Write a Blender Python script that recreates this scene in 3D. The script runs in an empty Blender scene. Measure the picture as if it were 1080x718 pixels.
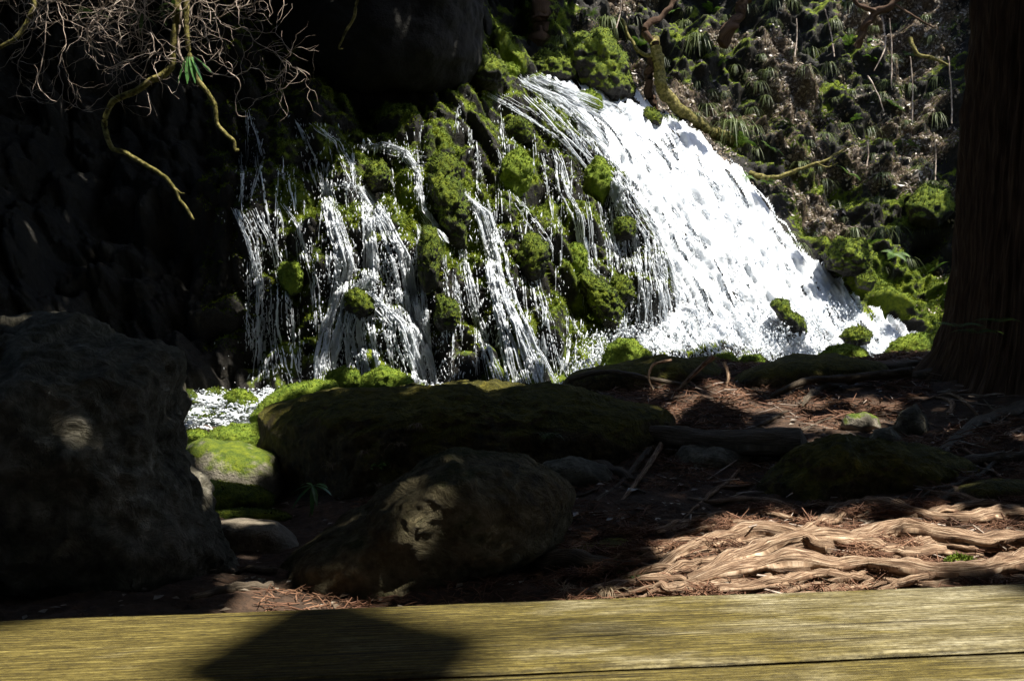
import bpy, math, random
import numpy as np
from mathutils import Vector, Euler

# ------------------------------------------------------------------ camera, world, sun, exposure
SC = bpy.context.scene
COL = SC.collection
F = 1000.0                       # focal length in pixels of the 1080-wide photograph
EYE = np.array([0.0, 0.0, 1.6])
PITCH = -math.atan(59 / F)
cam_d = bpy.data.cameras.new('camera')
cam = bpy.data.objects.new('camera', cam_d)
COL.objects.link(cam)
cam.location = EYE
cam.rotation_euler = (math.radians(90) + PITCH, 0, 0)
cam_d.sensor_width = 36
cam_d.lens = 36 * F / 1080
cam_d.clip_start = 0.05
cam_d.clip_end = 600
cam_d.dof.use_dof = True
cam_d.dof.focus_distance = 13
cam_d.dof.aperture_fstop = 22.0
SC.camera = cam

SUN = np.array([0.34, -0.16, 0.92]); SUN /= np.linalg.norm(SUN)
el = math.asin(SUN[2]); az = math.atan2(SUN[0], SUN[1])
w = bpy.data.worlds.new('World'); SC.world = w; w.use_nodes = True
nt = w.node_tree; nt.nodes.clear()
sky = nt.nodes.new('ShaderNodeTexSky'); sky.sky_type = 'NISHITA'; sky.sun_disc = False
sky.sun_elevation = el; sky.sun_rotation = az
bg = nt.nodes.new('ShaderNodeBackground'); bg.inputs[1].default_value = 0.15
wo = nt.nodes.new('ShaderNodeOutputWorld')
nt.links.new(sky.outputs[0], bg.inputs[0]); nt.links.new(bg.outputs[0], wo.inputs[0])
sd = bpy.data.lights.new('sun', 'SUN'); sd.energy = 5.0; sd.angle = math.radians(0.53); sd.color = (1.0, 0.955, 0.87)
so = bpy.data.objects.new('sun', sd); COL.objects.link(so)
so.rotation_euler = Vector(SUN).to_track_quat('Z', 'Y').to_euler(); so.location = (10, 0, 40)
SC.view_settings.view_transform = 'Standard'; SC.view_settings.look = 'None'
SC.view_settings.exposure = 1.3; SC.view_settings.gamma = 1
SC.render.engine = 'CYCLES'
SC.cycles.max_bounces = 5; SC.cycles.diffuse_bounces = 3; SC.cycles.glossy_bounces = 2
SC.cycles.transmission_bounces = 3; SC.cycles.transparent_max_bounces = 6
SC.cycles.use_denoising = True

rng = np.random.default_rng(7)
random.seed(7)

# ------------------------------------------------------------------ projection helpers
CP, SP = math.cos(PITCH), math.sin(PITCH)
def ray(px, py):
    px = np.asarray(px, float); py = np.asarray(py, float)
    a = (px - 540) / F; b = -(py - 359) / F
    return a, CP - b * SP, SP + b * CP            # x, y, z of the direction
def P(px, py, Y):
    a, dy, dz = ray(px, py)
    t = np.asarray(Y, float) / dy
    return np.stack([EYE[0] + a * t, np.broadcast_to(dy * t, np.shape(a * t)), EYE[2] + dz * t], -1)
def proj(p):
    d = p - EYE
    yy = d[..., 1] * CP + d[..., 2] * SP
    zz = -d[..., 1] * SP + d[..., 2] * CP
    yy = np.where(yy < 0.01, 0.01, yy)
    return 540 + F * d[..., 0] / yy, 359 - F * zz / yy

# ------------------------------------------------------------------ noise
def _h(ix, iy, iz, s):
    h = (ix.astype(np.int64) * 73856093) ^ (iy.astype(np.int64) * 19349663) ^ (iz.astype(np.int64) * 83492791) ^ (s * 2654435761)
    h = (h ^ (h >> 13)) * 1274126177
    h = h ^ (h >> 16)
    return (h & 0xFFFFFF) / float(0xFFFFFF)
def noise(p, sc=1.0, seed=0):
    q = np.asarray(p, float) * sc
    i = np.floor(q).astype(np.int64); f = q - i
    u = f * f * f * (f * (f * 6 - 15) + 10)
    out = 0
    for dx in (0, 1):
        for dy in (0, 1):
            for dz in (0, 1):
                wgt = (u[..., 0] if dx else 1 - u[..., 0]) * (u[..., 1] if dy else 1 - u[..., 1]) * (u[..., 2] if dz else 1 - u[..., 2])
                a, b, c = i[..., 0] + dx, i[..., 1] + dy, i[..., 2] + dz
                gx = _h(a, b, c, seed * 3 + 1) * 2 - 1; gy = _h(a, b, c, seed * 3 + 2) * 2 - 1; gz = _h(a, b, c, seed * 3 + 3) * 2 - 1
                out = out + wgt * (gx * (f[..., 0] - dx) + gy * (f[..., 1] - dy) + gz * (f[..., 2] - dz))
    return out * 1.6
def fbm(p, sc=1.0, oc=4, seed=0, gain=0.5):
    o = 0; a = 1.0
    for k in range(oc):
        o = o + a * noise(p, sc * 2 ** k, seed + k * 7); a *= gain
    return o
def worley(p, sc=1.0, seed=0):
    q = np.asarray(p, float) * sc
    i = np.floor(q).astype(np.int64)
    best = np.full(q.shape[:-1], 9.0)
    for dx in (-1, 0, 1):
        for dy in (-1, 0, 1):
            for dz in (-1, 0, 1):
                a, b, c = i[..., 0] + dx, i[..., 1] + dy, i[..., 2] + dz
                d = (a + _h(a, b, c, seed + 11) - q[..., 0]) ** 2 + (b + _h(a, b, c, seed + 12) - q[..., 1]) ** 2 + (c + _h(a, b, c, seed + 13) - q[..., 2]) ** 2
                best = np.minimum(best, d)
    return np.sqrt(best)
def sstep(a, b, x):
    t = np.clip((x - a) / (b - a), 0, 1); return t * t * (3 - 2 * t)

# ------------------------------------------------------------------ objects
def tag(o, label=None, cat=None, group=None, kind=None):
    if label: o['label'] = label
    if cat: o['category'] = cat
    if group: o['group'] = group
    if kind: o['kind'] = kind
    return o
def empty(name, loc=(0, 0, 0)):
    o = bpy.data.objects.new(name, None); COL.objects.link(o); o.location = loc; o.empty_display_size = 0.1
    return o
def mk(name, v, faces, mat=None, parent=None, smooth=True, uv=None, col=None):
    """faces: list of index arrays (n,3) or (n,4)"""
    me = bpy.data.meshes.new(name)
    v = np.ascontiguousarray(v, dtype=np.float32)
    if not isinstance(faces, (list, tuple)): faces = [faces]
    faces = [np.asarray(f, dtype=np.int32) for f in faces if len(f)]
    me.vertices.add(len(v)); me.vertices.foreach_set('co', v.ravel())
    loops = np.concatenate([f.ravel() for f in faces])
    tot = np.concatenate([np.full(len(f), f.shape[1], dtype=np.int32) for f in faces])
    st = np.concatenate([[0], np.cumsum(tot)[:-1]]).astype(np.int32)
    me.loops.add(len(loops)); me.loops.foreach_set('vertex_index', loops)
    me.polygons.add(len(tot)); me.polygons.foreach_set('loop_start', st); me.polygons.foreach_set('loop_total', tot)
    me.polygons.foreach_set('use_smooth', np.full(len(tot), smooth))
    if uv is not None:
        l = me.uv_layers.new(name='UVMap'); l.data.foreach_set('uv', np.asarray(uv, np.float32)[loops].ravel())
    if col is not None:
        c = me.color_attributes.new('cover', 'FLOAT_COLOR', 'POINT')
        cc = np.ones((len(v), 4), np.float32); cc[:, :col.shape[1]] = col
        c.data.foreach_set('color', cc.ravel())
    me.update(calc_edges=True); me.validate()
    if mat: me.materials.append(mat)
    o = bpy.data.objects.new(name, me); COL.objects.link(o)
    if parent:
        o.parent = parent
        me.transform(__import__('mathutils').Matrix.Translation(-parent.location))
    return o
def grid_faces(nr, nc):
    a = np.arange(nr * nc).reshape(nr, nc)
    return np.stack([a[:-1, :-1], a[1:, :-1], a[1:, 1:], a[:-1, 1:]], -1).reshape(-1, 4)

# ------------------------------------------------------------------ materials
def newmat(name):
    m = bpy.data.materials.new(name); m.use_nodes = True
    return m, m.node_tree, m.node_tree.nodes['Principled BSDF']
class N:
    def __init__(s, nt): s.nt = nt
    def __call__(s, t, **kw):
        n = s.nt.nodes.new(t)
        for k, v in kw.items():
            if k.startswith('i_'):
                key = k[2:].replace('_', ' ')
                n.inputs[key].default_value = v
            else: setattr(n, k, v)
        return n
    def l(s, a, b): s.nt.links.new(a, b)
def ramp(n, src, stops):
    r = n('ShaderNodeValToRGB'); el = r.color_ramp.elements
    while len(el) < len(stops): el.new(0.5)
    for e, (p, c) in zip(el, stops):
        e.position = p; e.color = (*c, 1) if len(c) == 3 else c
    n.l(src, r.inputs[0]); return r
def nz(n, scale, detail=4, rough=0.55, coord=None, dist=0.0):
    t = n('ShaderNodeTexNoise'); t.inputs['Scale'].default_value = scale; t.inputs['Detail'].default_value = detail
    t.inputs['Roughness'].default_value = rough; t.inputs['Distortion'].default_value = dist
    if coord: n.l(coord, t.inputs['Vector'])
    return t
def mix(n, fac, a, b, blend='MIX'):
    m = n('ShaderNodeMix'); m.data_type = 'RGBA'; m.blend_type = blend
    for sk, v in ((m.inputs['Factor'], fac), (m.inputs['A'], a), (m.inputs['B'], b)):
        if isinstance(v, (int, float)): sk.default_value = v
        elif isinstance(v, tuple): sk.default_value = (*v, 1)
        else: n.l(v, sk)
    return m.outputs['Result']
def mth(n, op, a, b=0.0, clamp=False):
    m = n('ShaderNodeMath'); m.operation = op; m.use_clamp = clamp
    for sk, v in ((m.inputs[0], a), (m.inputs[1], b)):
        if isinstance(v, (int, float)): sk.default_value = v
        else: n.l(v, sk)
    return m.outputs[0]
def bump(n, bsdf, h, strength, dist):
    b = n('ShaderNodeBump'); b.inputs['Strength'].default_value = strength; b.inputs['Distance'].default_value = dist
    n.l(h, b.inputs['Height']); n.l(b.outputs[0], bsdf.inputs['Normal']); return b
MOSS = [(0.25, (0.018, 0.032, 0.004)), (0.45, (0.055, 0.085, 0.008)), (0.62, (0.16, 0.19, 0.010)), (0.8, (0.28, 0.28, 0.02))]
def surf_mat(name, rock, moss=MOSS, moss_bias=0.0, attr=False, rough=0.75, bscale=1.0, litter=None, spec=0.3, up=1.0, bd=1.0):
    """rock with moss that grows on upward faces and in patches"""
    m, nt, b = newmat(name); n = N(nt)
    g = n('ShaderNodeNewGeometry'); pos = g.outputs['Position']
    sx = n('ShaderNodeSeparateXYZ'); n.l(g.outputs['Normal'], sx.inputs[0])
    n1 = nz(n, 2.2 * bscale, 6, 0.65, pos, 0.4); n2 = nz(n, 14 * bscale, 5, 0.6, pos); n3 = nz(n, 60 * bscale, 4, 0.7, pos)
    rc = ramp(n, mth(n, 'MULTIPLY_ADD', n2.outputs[0], 0.6), rock)
    nt.nodes[rc.name]
    ad = mth(n, 'ADD', mth(n, 'MULTIPLY', n1.outputs[0], 0.5), mth(n, 'MULTIPLY', n2.outputs[0], 0.5))
    n.l(ad, rc.inputs[0])
    mc = ramp(n, mth(n, 'ADD', mth(n, 'MULTIPLY', n2.outputs[0], 0.45), mth(n, 'ADD', mth(n, 'MULTIPLY', n3.outputs[0], 0.25), mth(n, 'MULTIPLY', n1.outputs[0], 0.3))), moss)
    f = mth(n, 'ADD', mth(n, 'MULTIPLY', sx.outputs[2], up), mth(n, 'MULTIPLY', mth(n, 'SUBTRACT', n1.outputs[0], 0.5), 2.6))
    f = mth(n, 'ADD', f, moss_bias)
    if attr:
        at = n('ShaderNodeVertexColor'); at.layer_name = 'cover'
        sa = n('ShaderNodeSeparateColor'); n.l(at.outputs[0], sa.inputs[0])
        f = mth(n, 'ADD', f, mth(n, 'SUBTRACT', mth(n, 'MULTIPLY', sa.outputs[1], 2.4), 1.2))
    fm = mth(n, 'MULTIPLY', mth(n, 'SUBTRACT', f, 0.35), 3.0, True)
    c = mix(n, fm, rc.outputs[0], mc.outputs[0])
    if litter:
        lr = ramp(n, mth(n, 'ADD', mth(n, 'MULTIPLY', n3.outputs[0], 0.6), mth(n, 'MULTIPLY', n2.outputs[0], 0.4)), litter)
        lf = mth(n, 'ADD', sa.outputs[0], mth(n, 'MULTIPLY', mth(n, 'SUBTRACT', n2.outputs[0], 0.5), 2.0))
        lf = mth(n, 'MULTIPLY', mth(n, 'SUBTRACT', lf, 0.45), 4.0, True)
        c = mix(n, lf, c, lr.outputs[0])
    n.l(c, b.inputs['Base Color'])
    rr = n('ShaderNodeMix'); rr.inputs['A'].default_value = rough; rr.inputs['B'].default_value = 0.95; n.l(fm, rr.inputs['Factor'])
    n.l(rr.outputs['Result'], b.inputs['Roughness'])
    b.inputs['Specular IOR Level'].default_value = spec
    h = mth(n, 'ADD', mth(n, 'MULTIPLY', n2.outputs[0], 0.7), mth(n, 'MULTIPLY', n3.outputs[0], 0.35))
    if bd > 1:
        vo = n('ShaderNodeTexNoise'); vo.inputs['Scale'].default_value = 5.5; vo.inputs['Detail'].default_value = 10; vo.inputs['Roughness'].default_value = .68; vo.inputs['Distortion'].default_value = .8
        n.l(pos, vo.inputs['Vector']); cr = mth(n, 'ABSOLUTE', mth(n, 'SUBTRACT', vo.outputs[0], 0.5)); h = mth(n, 'ADD', h, mth(n, 'MULTIPLY', mth(n, 'MULTIPLY', cr, 9.0, True), 0.9))
    bump(n, b, h, 0.9, 0.06 / bscale * bd)
    return m
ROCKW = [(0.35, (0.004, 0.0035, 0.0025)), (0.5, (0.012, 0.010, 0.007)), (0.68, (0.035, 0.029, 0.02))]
ROCKG = [(0.34, (0.05, 0.043, 0.026)), (0.5, (0.20, 0.18, 0.125)), (0.66, (0.44, 0.40, 0.31))]
LITT = [(0.35, (0.012, 0.009, 0.005)), (0.5, (0.06, 0.04, 0.022)), (0.6, (0.16, 0.115, 0.07)), (0.72, (0.36, 0.29, 0.2))]
M = {}
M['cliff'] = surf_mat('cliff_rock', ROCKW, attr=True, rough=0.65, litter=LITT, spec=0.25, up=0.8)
M['mossrock'] = surf_mat('mossy_rock', ROCKW, moss_bias=0.65, rough=0.6)
M['mossfull'] = surf_mat('moss_cushion', ROCKW, moss=[(0.25, (0.03, 0.06, 0.006)), (0.45, (0.09, 0.14, 0.01)), (0.6, (0.19, 0.24, 0.02)), (0.8, (0.30, 0.32, 0.03))], moss_bias=1.6, rough=0.6)
DARKMOSS = [(0.3, (0.02, 0.022, 0.006)), (0.5, (0.05, 0.052, 0.012)), (0.7, (0.10, 0.09, 0.018))]
M['boulder'] = surf_mat('grey_boulder', ROCKG, moss=DARKMOSS, moss_bias=-0.35, rough=0.8, up=0.5, bd=1.6)
M['boulder_dark'] = surf_mat('dark_olive_boulder', [(0.36, (0.04, 0.032, 0.014)), (0.5, (0.17, 0.14, 0.07)), (0.64, (0.34, 0.29, 0.17))], moss=DARKMOSS, moss_bias=0.0, rough=0.85, up=0.5, bd=1.6)
M['boulder_moss'] = surf_mat('brown_mossy_boulder', [(0.35, (0.03, 0.022, 0.008)), (0.5, (0.10, 0.07, 0.024)), (0.66, (0.22, 0.16, 0.06))], moss=[(0.35, (0.03, 0.032, 0.005)), (0.5, (0.11, 0.10, 0.012)), (0.66, (0.22, 0.18, 0.02))], moss_bias=0.1, rough=0.75, bd=1.3)
M['pale'] = surf_mat('pale_rock', [(0.3, (0.10, 0.09, 0.065)), (0.5, (0.24, 0.21, 0.16)), (0.7, (0.42, 0.38, 0.30))], moss_bias=0.05, rough=0.7, up=0.8)
M['tan'] = surf_mat('tan_rock', [(0.3, (0.06, 0.05, 0.035)), (0.5, (0.17, 0.14, 0.10)), (0.7, (0.32, 0.27, 0.2))], moss_bias=-0.9, rough=0.7, up=0.6)
M['shaderock'] = surf_mat('shade_black_rock', [(0.3, (0.002, 0.002, 0.0015)), (0.7, (0.014, 0.012, 0.008))], moss=DARKMOSS, moss_bias=-1.0, rough=0.9)  # near-black rock colour stands in for deep shade on the overhang
M['ground'] = surf_mat('forest_floor', [(0.3, (0.022, 0.014, 0.009)), (0.5, (0.06, 0.036, 0.022)), (0.7, (0.13, 0.072, 0.042))], moss=DARKMOSS, moss_bias=-1.3, rough=0.9, bscale=1.6)

def simple(name, stops, scale=8, rough=0.7, spec=0.3, trans=0.0, bscale=None, bd=0.01, uvstretch=None, detail=5, objc=False):
    m, nt, b = newmat(name); n = N(nt)
    g = n('ShaderNodeNewGeometry'); co = g.outputs['Position']
    if uvstretch:
        tc = n('ShaderNodeTexCoord'); mp = n('ShaderNodeMapping'); mp.inputs['Scale'].default_value = uvstretch
        n.l(tc.outputs['Object' if objc else 'UV'], mp.inputs[0]); co = mp.outputs[0]
    t = nz(n, scale, detail, 0.65, co, 0.3)
    r = ramp(n, t.outputs[0], stops); n.l(r.outputs[0], b.inputs['Base Color'])
    b.inputs['Roughness'].default_value = rough; b.inputs['Specular IOR Level'].default_value = spec
    bump(n, b, t.outputs[0], 0.8, bd)
    if trans:
        tr = n('ShaderNodeBsdfTranslucent'); n.l(r.outputs[0], tr.inputs[0])
        ms = n('ShaderNodeMixShader'); ms.inputs[0].default_value = trans
        out = nt.nodes['Material Output']
        n.l(b.outputs[0], ms.inputs[1]); n.l(tr.outputs[0], ms.inputs[2]); n.l(ms.outputs[0], out.inputs[0])
    return m
M['leaf'] = simple('green_leaf', [(0.35, (0.02, 0.045, 0.008)), (0.65, (0.07, 0.12, 0.02))], 3, 0.5, 0.4, 0.2)
M['blade'] = simple('grass_blade', [(0.35, (0.045, 0.07, 0.02)), (0.6, (0.13, 0.16, 0.05)), (0.75, (0.26, 0.24, 0.12))], 5, 0.5, 0.4, 0.3)
M['deadblade'] = simple('dry_blade', [(0.35, (0.14, 0.09, 0.05)), (0.65, (0.36, 0.28, 0.18))], 9, 0.7, 0.2, 0.2)
M['fern'] = simple('fern_green', [(0.35, (0.03, 0.08, 0.01)), (0.65, (0.12, 0.20, 0.03))], 6, 0.55, 0.3, 0.3)
M['sasa'] = simple('broad_leaf', [(0.35, (0.03, 0.10, 0.02)), (0.65, (0.10, 0.24, 0.06))], 6, 0.35, 0.5, 0.3)
M['mosstuft'] = simple('moss_strands', MOSS, 4, 0.8, 0.1, 0.25)
M['litterleaf'] = simple('dead_leaf', [(0.3, (0.06, 0.035, 0.02)), (0.5, (0.15, 0.115, 0.08)), (0.65, (0.38, 0.33, 0.26))], 7, 0.4, 0.5, 0.1)
M['needle'] = simple('cedar_litter', [(0.3, (0.05, 0.022, 0.012)), (0.5, (0.14, 0.065, 0.035)), (0.7, (0.30, 0.17, 0.10))], 5, 0.7, 0.3)
M['twig'] = simple('pale_twig', [(0.35, (0.16, 0.11, 0.08)), (0.65, (0.52, 0.43, 0.35))], 9, 0.6, 0.3)
M['mossbranch'] = simple('mossy_bark', [(0.34, (0.04, 0.03, 0.012)), (0.5, (0.13, 0.115, 0.025)), (0.66, (0.27, 0.22, 0.09))], 14, 0.8, 0.2, bd=0.03)
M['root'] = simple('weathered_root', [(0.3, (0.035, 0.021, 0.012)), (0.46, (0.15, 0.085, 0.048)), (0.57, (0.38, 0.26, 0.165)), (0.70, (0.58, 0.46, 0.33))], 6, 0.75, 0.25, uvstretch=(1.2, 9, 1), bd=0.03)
M['darkroot'] = simple('shaded_dark_root', [(0.3, (0.03, 0.022, 0.015)), (0.5, (0.09, 0.068, 0.045)), (0.7, (0.2, 0.16, 0.115))], 6, 0.75, 0.25, uvstretch=(1.2, 9, 1), bd=0.03)  # darker copy of the root colour, for shaded roots and the log
M['bark'] = simple('cedar_bark', [(0.3, (0.03, 0.016, 0.009)), (0.5, (0.075, 0.042, 0.024)), (0.7, (0.17, 0.11, 0.066))], 5, 0.85, 0.2, uvstretch=(0.35, 9, 1), bd=0.06, detail=8)
M['shadeleaf'] = simple('shade_leaf', [(0.35, (0.012, 0.03, 0.006)), (0.65, (0.04, 0.07, 0.015))], 2, 0.6, 0.2, 0.08)  # leaves of the added unseen shade trees

def water_white():
    m, nt, b = newmat('white_water'); n = N(nt)
    b.inputs['Base Color'].default_value = (0.80, 0.83, 0.86, 1); b.inputs['Roughness'].default_value = 0.35
    b.inputs['Specular IOR Level'].default_value = 0.5
    g = n('ShaderNodeNewGeometry'); t = nz(n, 18, 4, 0.6, g.outputs['Position']); bump(n, b, t.outputs[0], 0.4, 0.03)
    tr = n('ShaderNodeBsdfTranslucent'); tr.inputs[0].default_value = (0.80, 0.84, 0.88, 1)
    ms = n('ShaderNodeMixShader'); ms.inputs[0].default_value = 0.4
    n.l(b.outputs[0], ms.inputs[1]); n.l(tr.outputs[0], ms.inputs[2]); n.l(ms.outputs[0], nt.nodes['Material Output'].inputs[0])
    return m
M['white'] = water_white()
def pool_mat():
    m, nt, b = newmat('stream_water'); n = N(nt)
    b.inputs['Base Color'].default_value = (0.012, 0.016, 0.012, 1); b.inputs['Roughness'].default_value = 0.08
    b.inputs['Specular IOR Level'].default_value = 0.7
    g = n('ShaderNodeNewGeometry'); t = nz(n, 7, 5, 0.6, g.outputs['Position'], 1.0); bump(n, b, t.outputs[0], 0.7, 0.12)
    f = nz(n, 3.5, 8, 0.75, g.outputs['Position'], 1.5)
    r = ramp(n, f.outputs[0], [(0.56, (0.012, 0.016, 0.012)), (0.62, (0.7, 0.74, 0.76))]); n.l(r.outputs[0], b.inputs['Base Color'])
    r2 = ramp(n, f.outputs[0], [(0.55, (0.08,) * 3), (0.6, (0.6,) * 3)]); n.l(r2.outputs[0], b.inputs['Roughness'])
    return m
M['pool'] = pool_mat()
def plank_mat():
    m, nt, b = newmat('weathered_plank'); n = N(nt)
    tc = n('ShaderNodeTexCoord'); mp = n('ShaderNodeMapping'); mp.inputs['Scale'].default_value = (4.0, 62, 8)
    n.l(tc.outputs['Object'], mp.inputs[0])
    t = nz(n, 2.6, 9, 0.72, mp.outputs[0], 1.1)
    mp2 = n('ShaderNodeMapping'); mp2.inputs['Scale'].default_value = (2.5, 9, 4); n.l(tc.outputs['Object'], mp2.inputs[0])
    t2 = nz(n, 1.6, 5, 0.6, mp2.outputs[0], 0.4)
    mp3 = n('ShaderNodeMapping'); mp3.inputs['Scale'].default_value = (38, 90, 60); n.l(tc.outputs['Object'], mp3.inputs[0])
    t3 = nz(n, 2, 4, 0.7, mp3.outputs[0])
    wv = n('ShaderNodeTexWave'); wv.bands_direction = 'Y'; wv.inputs['Scale'].default_value = 0.55; wv.inputs['Distortion'].default_value = 5; wv.inputs['Detail'].default_value = 3
    wv.inputs['Detail Scale'].default_value = 0.6
    n.l(mp.outputs[0], wv.inputs[0])
    c1 = ramp(n, t.outputs[0], [(0.32, (0.09, 0.07, 0.03)), (0.46, (0.23, 0.195, 0.10)), (0.56, (0.42, 0.38, 0.26)), (0.70, (0.60, 0.56, 0.43))])
    c2 = ramp(n, t.outputs[0], [(0.34, (0.03, 0.022, 0.004)), (0.5, (0.135, 0.105, 0.022)), (0.64, (0.30, 0.245, 0.075))])
    sxx = n('ShaderNodeSeparateXYZ'); n.l(tc.outputs['Object'], sxx.inputs[0])
    f = mth(n, 'MULTIPLY', mth(n, 'ADD', mth(n, 'SUBTRACT', t2.outputs[0], 0.50), mth(n, 'MULTIPLY', sxx.outputs[0], 0.20)), 4.0, True)  # base colour pales along x, painting in the brighter light at the right
    c = mix(n, f, c2.outputs[0], c1.outputs[0])
    gr = ramp(n, wv.outputs[0], [(0.0, (0.45, 0.42, 0.35)), (0.12, (0.8, 0.78, 0.7)), (0.4, (1, 1, 1))])
    c = mix(n, 0.65, c, gr.outputs[0], 'MULTIPLY')
    sp = ramp(n, t3.outputs[0], [(0.38, (0.5, 0.49, 0.46)), (0.55, (1, 1, 1))])
    c = mix(n, 0.9, c, sp.outputs[0], 'MULTIPLY')
    ck = nz(n, 1.0, 3, 0.5, None, 0.2); mp4 = n('ShaderNodeMapping'); mp4.inputs['Scale'].default_value = (1.1, 70, 3); n.l(tc.outputs['Object'], mp4.inputs[0]); n.l(mp4.outputs[0], ck.inputs['Vector'])
    cc = ramp(n, ck.outputs[0], [(0.30, (0.12, 0.10, 0.07)), (0.36, (0.85, 0.84, 0.8)), (0.5, (1, 1, 1))]); c = mix(n, 0.9, c, cc.outputs[0], 'MULTIPLY')
    c = mix(n, 1.0, c, (0.86, 0.84, 0.78), 'MULTIPLY')
    n.l(c, b.inputs['Base Color']); b.inputs['Roughness'].default_value = 0.7; b.inputs['Specular IOR Level'].default_value = 0.25
    bump(n, b, mth(n, 'ADD', t.outputs[0], mth(n, 'MULTIPLY', wv.outputs[0], 0.5)), 0.8, 0.006)
    return m
M['plank'] = plank_mat()

# ------------------------------------------------------------------ cliff and hillside: depth laid out from measured points
CT = np.array([(-500,-400,13),(-500,450,9.0),(-100,0,14),(-100,420,11.5),(0,-400,18),(0,0,15.5),(0,200,14.3),(0,420,12.5),
 (120,0,16.5),(120,200,15.5),(120,420,13.5),(240,0,18),(240,120,17),(240,300,15.6),(240,412,15),(240,-400,22),
 (330,0,19),(330,130,17.5),(340,200,16.6),(340,300,15.8),(340,412,15.1),(440,60,19.5),(440,150,17.4),(440,250,16.3),(440,412,15.1),
 (490,90,20),(490,200,17),(560,412,15.3),(540,300,16.6),(550,200,18.2),(548,86,23.5),(600,40,25.5),(600,130,21.5),(600,250,18.5),
 (620,400,16.3),(660,300,18.3),(660,200,20),(640,110,23.3),(700,140,23.2),(700,250,20),(700,380,17.5),(780,380,18.5),(780,280,20.3),
 (790,200,22.3),(850,290,21),(850,380,19),(940,372,19.5),(1000,380,19),(560,0,27),(600,-400,35),(700,0,28),(700,70,26),(760,100,25.5),
 (850,150,25),(900,250,22.5),(980,300,21),(980,150,25),(980,0,28.5),(800,-400,38),(1100,0,27),(1100,200,23),(1100,380,18),
 (1600,430,13),(1600,0,20),(1600,-400,28),(350,-400,26)], float)
def rbf_fit(X, v, lam=1e-3):
    n = len(X); d = np.linalg.norm(X[:, None] - X[None], axis=-1)
    A = np.zeros((n + 3, n + 3)); A[:n, :n] = d + lam * np.eye(n)
    A[:n, n] = 1; A[:n, n + 1:] = X; A[n, :n] = 1; A[n + 1:, :n] = X.T
    return np.linalg.solve(A, np.concatenate([v, np.zeros(3)]))
def rbf_eval(X, wt, Q):
    sh = Q.shape[:-1]; Q = Q.reshape(-1, 2); o = np.empty(len(Q)); n = len(X)
    for k in range(0, len(Q), 40000):
        q = Q[k:k + 40000]; d = np.linalg.norm(q[:, None] - X[None], axis=-1)
        o[k:k + 40000] = d @ wt[:n] + wt[n] + q @ wt[n + 1:]
    return o.reshape(sh)
cw = rbf_fit(CT[:, :2] / 100, CT[:, 2])
def axis(segs):
    out = []
    for a, b, s in segs: out += list(np.arange(a, b, s))
    return np.array(out + [segs[-1][1]], float)
PX = axis([(-500, -60, 9), (-60, 1110, 1.5), (1110, 1600, 10)])
PY = axis([(-400, -30, 9), (-30, 425, 1.35), (425, 470, 5)])
GX, GY = np.meshgrid(PX, PY)
D0 = rbf_eval(CT[:, :2] / 100, cw, np.stack([GX, GY], -1) / 100)
B0 = P(GX, GY, D0)
def inpoly(px, py, poly):
    px = np.asarray(px); py = np.asarray(py); ins = np.zeros(px.shape, bool); n = len(poly)
    for i in range(n):
        x0, y0 = poly[i]; x1, y1 = poly[(i + 1) % n]
        if y0 == y1: continue
        c = ((y0 > py) != (y1 > py)) & (px < (x1 - x0) * (py - y0) / (y1 - y0) + x0)
        ins ^= c
    return ins
def blur(a, k):
    for _ in range(2):
        for ax in (0, 1):
            c = np.cumsum(np.concatenate([np.repeat(a.take([0], ax), k, ax), a, np.repeat(a.take([-1], ax), k, ax)], ax), ax)
            n = a.shape[ax]
            hi = c.take(range(2 * k, 2 * k + n), ax); lo = c.take([0], ax) * 0
            lo = np.concatenate([lo, c.take(range(0, n - 1), ax)], ax)
            a = (hi - lo) / (2 * k + 1)
    return a
MAIN = [(545,82),(575,108),(606,142),(634,178),(658,218),(682,252),(700,292),(712,330),(700,352),(668,372),(640,395),(945,395),(965,372),(925,345),(880,318),(846,285),(818,243),(792,207),(768,182),(738,160),(702,136),(668,118),(620,102),(562,82)]
RIGHT = [(600,-400),(600,40),(625,98),(700,130),(795,200),(850,280),(900,310),(960,350),(1700,460),(1700,-400)]
mainM = np.clip(blur(inpoly(GX, GY, MAIN).astype(float), 6) * 2.2, 0, 1)
rightM = blur(inpoly(GX, GY, RIGHT).astype(float), 14)
leftM = sstep(330, 200, GX)
q = B0 * np.array([1, 1, 0.62])                       # lumps hang down: taller than wide
wp = q + 0.25 * np.stack([noise(q, 1.3, 3), noise(q, 1.3, 4), noise(q, 1.3, 5)], -1)
lump = np.clip(1 - worley(wp, 0.85, 1) ** 2 * 1.1, 0, 1) * 0.75 + np.clip(1 - worley(wp, 1.9, 2) ** 2 * 1.25, 0, 1) * 0.52 + np.clip(1 - worley(wp, 4.2, 3) ** 2 * 1.15, 0, 1) * 0.26
fine = fbm(B0, 2.5, 4, 21) * 0.10 + np.clip(1 - worley(B0, 9.0, 5) ** 2, 0, 1) * 0.06
big = fbm(B0, 0.35, 2, 31) * 0.8
rough_hill = fbm(B0, 0.7, 5, 41, 0.55) * 0.8 + np.clip(1 - worley(B0, 1.6, 6) ** 2 * 1.2, 0, 1) * 0.28 + np.clip(1 - worley(B0, 5, 7) ** 2, 0, 1) * 0.07
disp_l = lump + fine + big * 0.6
disp = disp_l * (1 - rightM) + (rough_hill + big * 0.5) * rightM
damp = 1 - 0.72 * mainM
disp = disp * damp + 0.30 * (1 - damp)
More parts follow.
